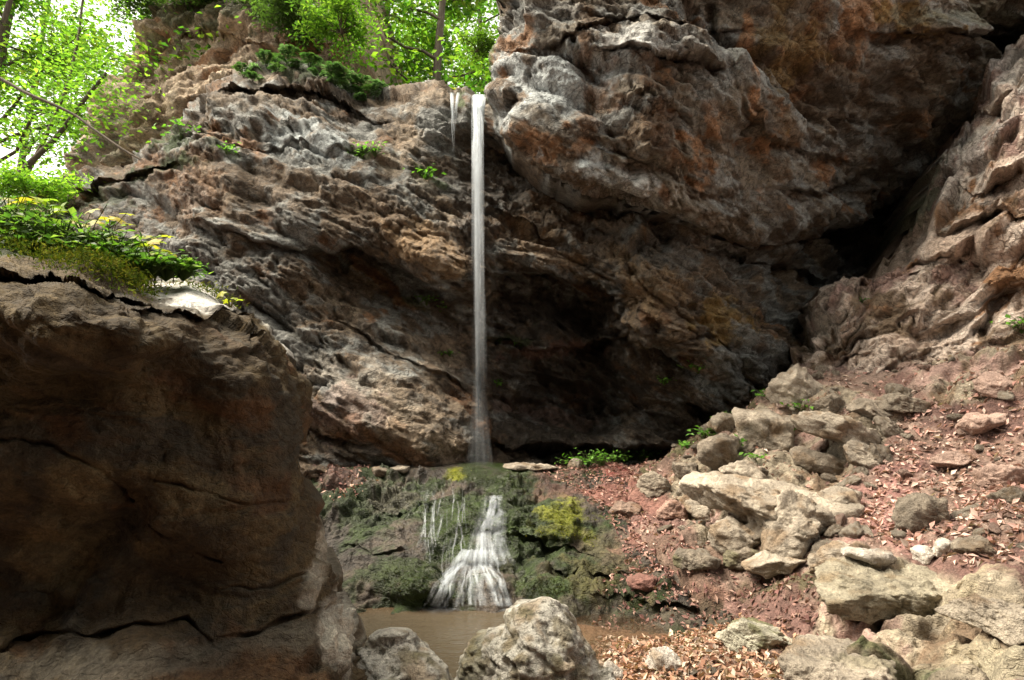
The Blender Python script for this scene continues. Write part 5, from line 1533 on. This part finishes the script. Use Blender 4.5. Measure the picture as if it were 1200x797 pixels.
inb = in_poly(cpx, cpy, BEACH); inl = in_poly(cpx, cpy, LITTER); ins = in_poly(cpx, cpy, SCREE) & ~inl; inr = in_poly(cpx, cpy, REDB) | in_poly(cpx, cpy, LEFTR)
# the beach is small on the ground: sample it on its own
bc = np.stack([rng.uniform(.2, 2.6, 42000), rng.uniform(3.4, 5.0, 42000)], -1)
off = len(cand); cand = np.concatenate([cand, bc])
bx, by = project(np.concatenate([bc, ground_base(bc[:, 0], bc[:, 1])[:, None]], 1))
bi = off + np.where(in_poly(bx, by, BEACH))[0][:8000]
ORC = np.array([[.40, .24, .16], [.46, .33, .24], [.34, .18, .12], [.50, .40, .33], [.46, .33, .24], [.22, .11, .07], [.52, .42, .33], [.38, .22, .16], [.17, .09, .06]])
PKC = np.array([[.42, .25, .21], [.48, .32, .27], [.34, .18, .15], [.54, .42, .36], [.21, .12, .09], [.16, .09, .07]])
RDC = np.array([[.24, .125, .105], [.30, .17, .14], [.19, .09, .08], [.38, .25, .2]])
litter(bi, 'fallen_leaves', ORC, .046, 'bed of orange and tan fallen leaves at the pool edge')
litter(np.where(inl)[0][:9000], 'fallen_leaves', PKC, .062, 'pinkish brown fallen leaves over the upper slope')
litter(np.where(ins)[0][:3800], 'fallen_leaves', PKC * .95, .05, 'scattered brown leaves between the scree blocks')
litter(np.where(inr)[0][:5000], 'fallen_leaves', RDC, .05, 'dark red leaves on the ledge beside the mossy bank')
FOOT = [(740, 640), (900, 662), (960, 690), (970, 752), (870, 735), (780, 735), (700, 742), (700, 690)]
litter(np.where(in_poly(cpx, cpy, FOOT))[0][:2600], 'fallen_leaves', RDC * .8, .045, 'sparse dark leaves on the muddy foot of the slope')
for cnt, j in enumerate(bi[::95]):
    g = drop(cand[j, 0], cand[j, 1], [ground])
    if g is None:
        continue
    s_ = .018 + .03 * rng.random() ** 2
    o = bpy.data.objects.new('pebble', protos[cnt % 7]); COL.objects.link(o)
    o.location = g[0] + Vector((0, 0, .012)); o.scale = (s_, s_ * .9, s_ * rng.uniform(.7, 1.1)); o.rotation_euler = tuple(rng.uniform(-.4, .4, 2)) + (rng.uniform(0, 6.28),)
    tag(o, 'small pale pebble lying among the leaves of the pool edge', 'pebble', 'pebbles among the leaves at the pool edge')

# moss tufts on the bank
mt = []
for x, yy, rx, ry, cnt_ in [(660, 606, 26, 13, 1500), (655, 625, 26, 6, 500), (690, 632, 10, 6, 300), (535, 554, 12, 6, 350), (636, 690, 40, 16, 1500), (470, 680, 45, 22, 1500), (570, 560, 90, 10, 1200), (430, 600, 45, 22, 700), (745, 705, 18, 9, 400), (600, 590, 40, 20, 700), (700, 680, 60, 20, 500)]:
    for q in range(int(cnt_ * .5)):
        h = hit(x + rng.normal(0, rx * .55), yy + rng.normal(0, ry * .55), [bank])
        if h:
            mt.append((*h[0], 1.0 if yy in (606, 625, 632, 554) else .2))
mt = np.array(mt); n = len(mt)
cm = np.array([[.17, .18, .015], [.12, .15, .015], [.20, .19, .02]])[rng.integers(0, 3, n)] * mt[:, 3:4] * rng.uniform(.6, 1.25, (n, 1)) * np.array([1, 1.05, 1])
V, Fc, C = leaf_cloud(mt[:, :3], rng.uniform(.010, .024, n), rng.normal(size=(n, 3)), cm, .4, .1, az=rng.normal(size=(n, 3)) * .5 + [0, -.6, .5])
mo = link('moss', mesh_np('moss', V, Fc, M_MOSS, {'Col': C}, smooth=False))
tag(mo, 'cushions of green and yellow moss on the wet bank', 'moss', kind='stuff')

# ---- unseen rock wall added behind the viewer to shade the boulder
wx, wt = np.meshgrid(np.linspace(-16, 4.5, 150), np.linspace(0, 1, 70))
wz = -.5 + (13.5 - 6 * sstep(2.5, 4.5, wx)) * wt
W0 = np.stack([wx, -2.3 + .9 * fbm(np.stack([wx * .3, wz * .3, 0 * wx], -1), 3, 610) + .10 * wz, wz], -1)
WD = rock_relief(W0, (.3, 0, .9), [(1.3, .3), (.5, .18), (.25, .09)], 620)
W0[..., 1] += WD
wc = rock_colours(W0, (.3, 0, .9), [(BROWN * .8, 0, 0, 0), (GREY * .8, .1, .25, 1), (MOSS * .6, .2, .2, .8)], 630)
V, Fc, src = add_skirt(W0, {'top': [(0, -1, .3), (0, -5, 1), (0, -20, 4)]})
wall = link('shade_wall', mesh_np('shade_wall', V, Fc, M_CLIFF, {'Col': wc.reshape(-1, 3)[src], 'wet': np.zeros(len(V))}))
tag(wall, 'unseen mossy brown rock wall added behind the viewpoint to shade the gorge', 'cliff', kind='structure')

# ------------------------------------------------------------------ light
for i, (x, y, ln) in enumerate([(-3.6, -2.8, .3), (-1.2, -2.8, .25), (-2.4, -5, .3)]):  # out-of-view canopy, added to cut the light falling into the gorge
    tree((x, y, 12.5), 9 + i % 3, 'unseen leafy tree added above the wall behind the viewpoint to dim the gorge', 560 + i, (.0, ln), 4.2, .2, 7000, .3, GREENS * .7, .16, 'unseen trees added to dim the gorge')

w = bpy.data.worlds.new('World'); S.world = w; w.use_nodes = True
nt = w.node_tree; nt.nodes.clear()
sky = nt.nodes.new('ShaderNodeTexSky'); sky.sky_type = 'NISHITA'; sky.sun_disc = False
to_sun = Vector((-.5, -.08, .86)).normalized()
el = math.asin(to_sun.z); rot = math.atan2(to_sun.x, to_sun.y)
sky.sun_elevation = el; sky.sun_rotation = rot
hs = nt.nodes.new('ShaderNodeHueSaturation'); hs.inputs['Saturation'].default_value = .12
bg = nt.nodes.new('ShaderNodeBackground'); bg.inputs['Strength'].default_value = .085
wo = nt.nodes.new('ShaderNodeOutputWorld')
nt.links.new(sky.outputs[0], hs.inputs['Color']); nt.links.new(mix_rgb(nt, 'MULTIPLY', 1.0, hs.outputs[0], (1.0, .95, .84)), bg.inputs['Color']); nt.links.new(bg.outputs[0], wo.inputs['Surface'])
sl = bpy.data.lights.new('sun', 'SUN'); sl.energy = 2.2; sl.angle = math.radians(38); sl.color = (1, .90, .74)
so = bpy.data.objects.new('sun', sl); so.rotation_euler = (-to_sun).to_track_quat('-Z', 'Y').to_euler(); COL.objects.link(so)

S.render.engine = 'CYCLES'
S.cycles.max_bounces = 5; S.cycles.diffuse_bounces = 2; S.cycles.transparent_max_bounces = 24; S.cycles.transmission_bounces = 4
S.cycles.use_denoising = True
S.view_settings.view_transform = 'Standard'; S.view_settings.look = 'None'; S.view_settings.exposure = 2.62; S.view_settings.gamma = 1.0
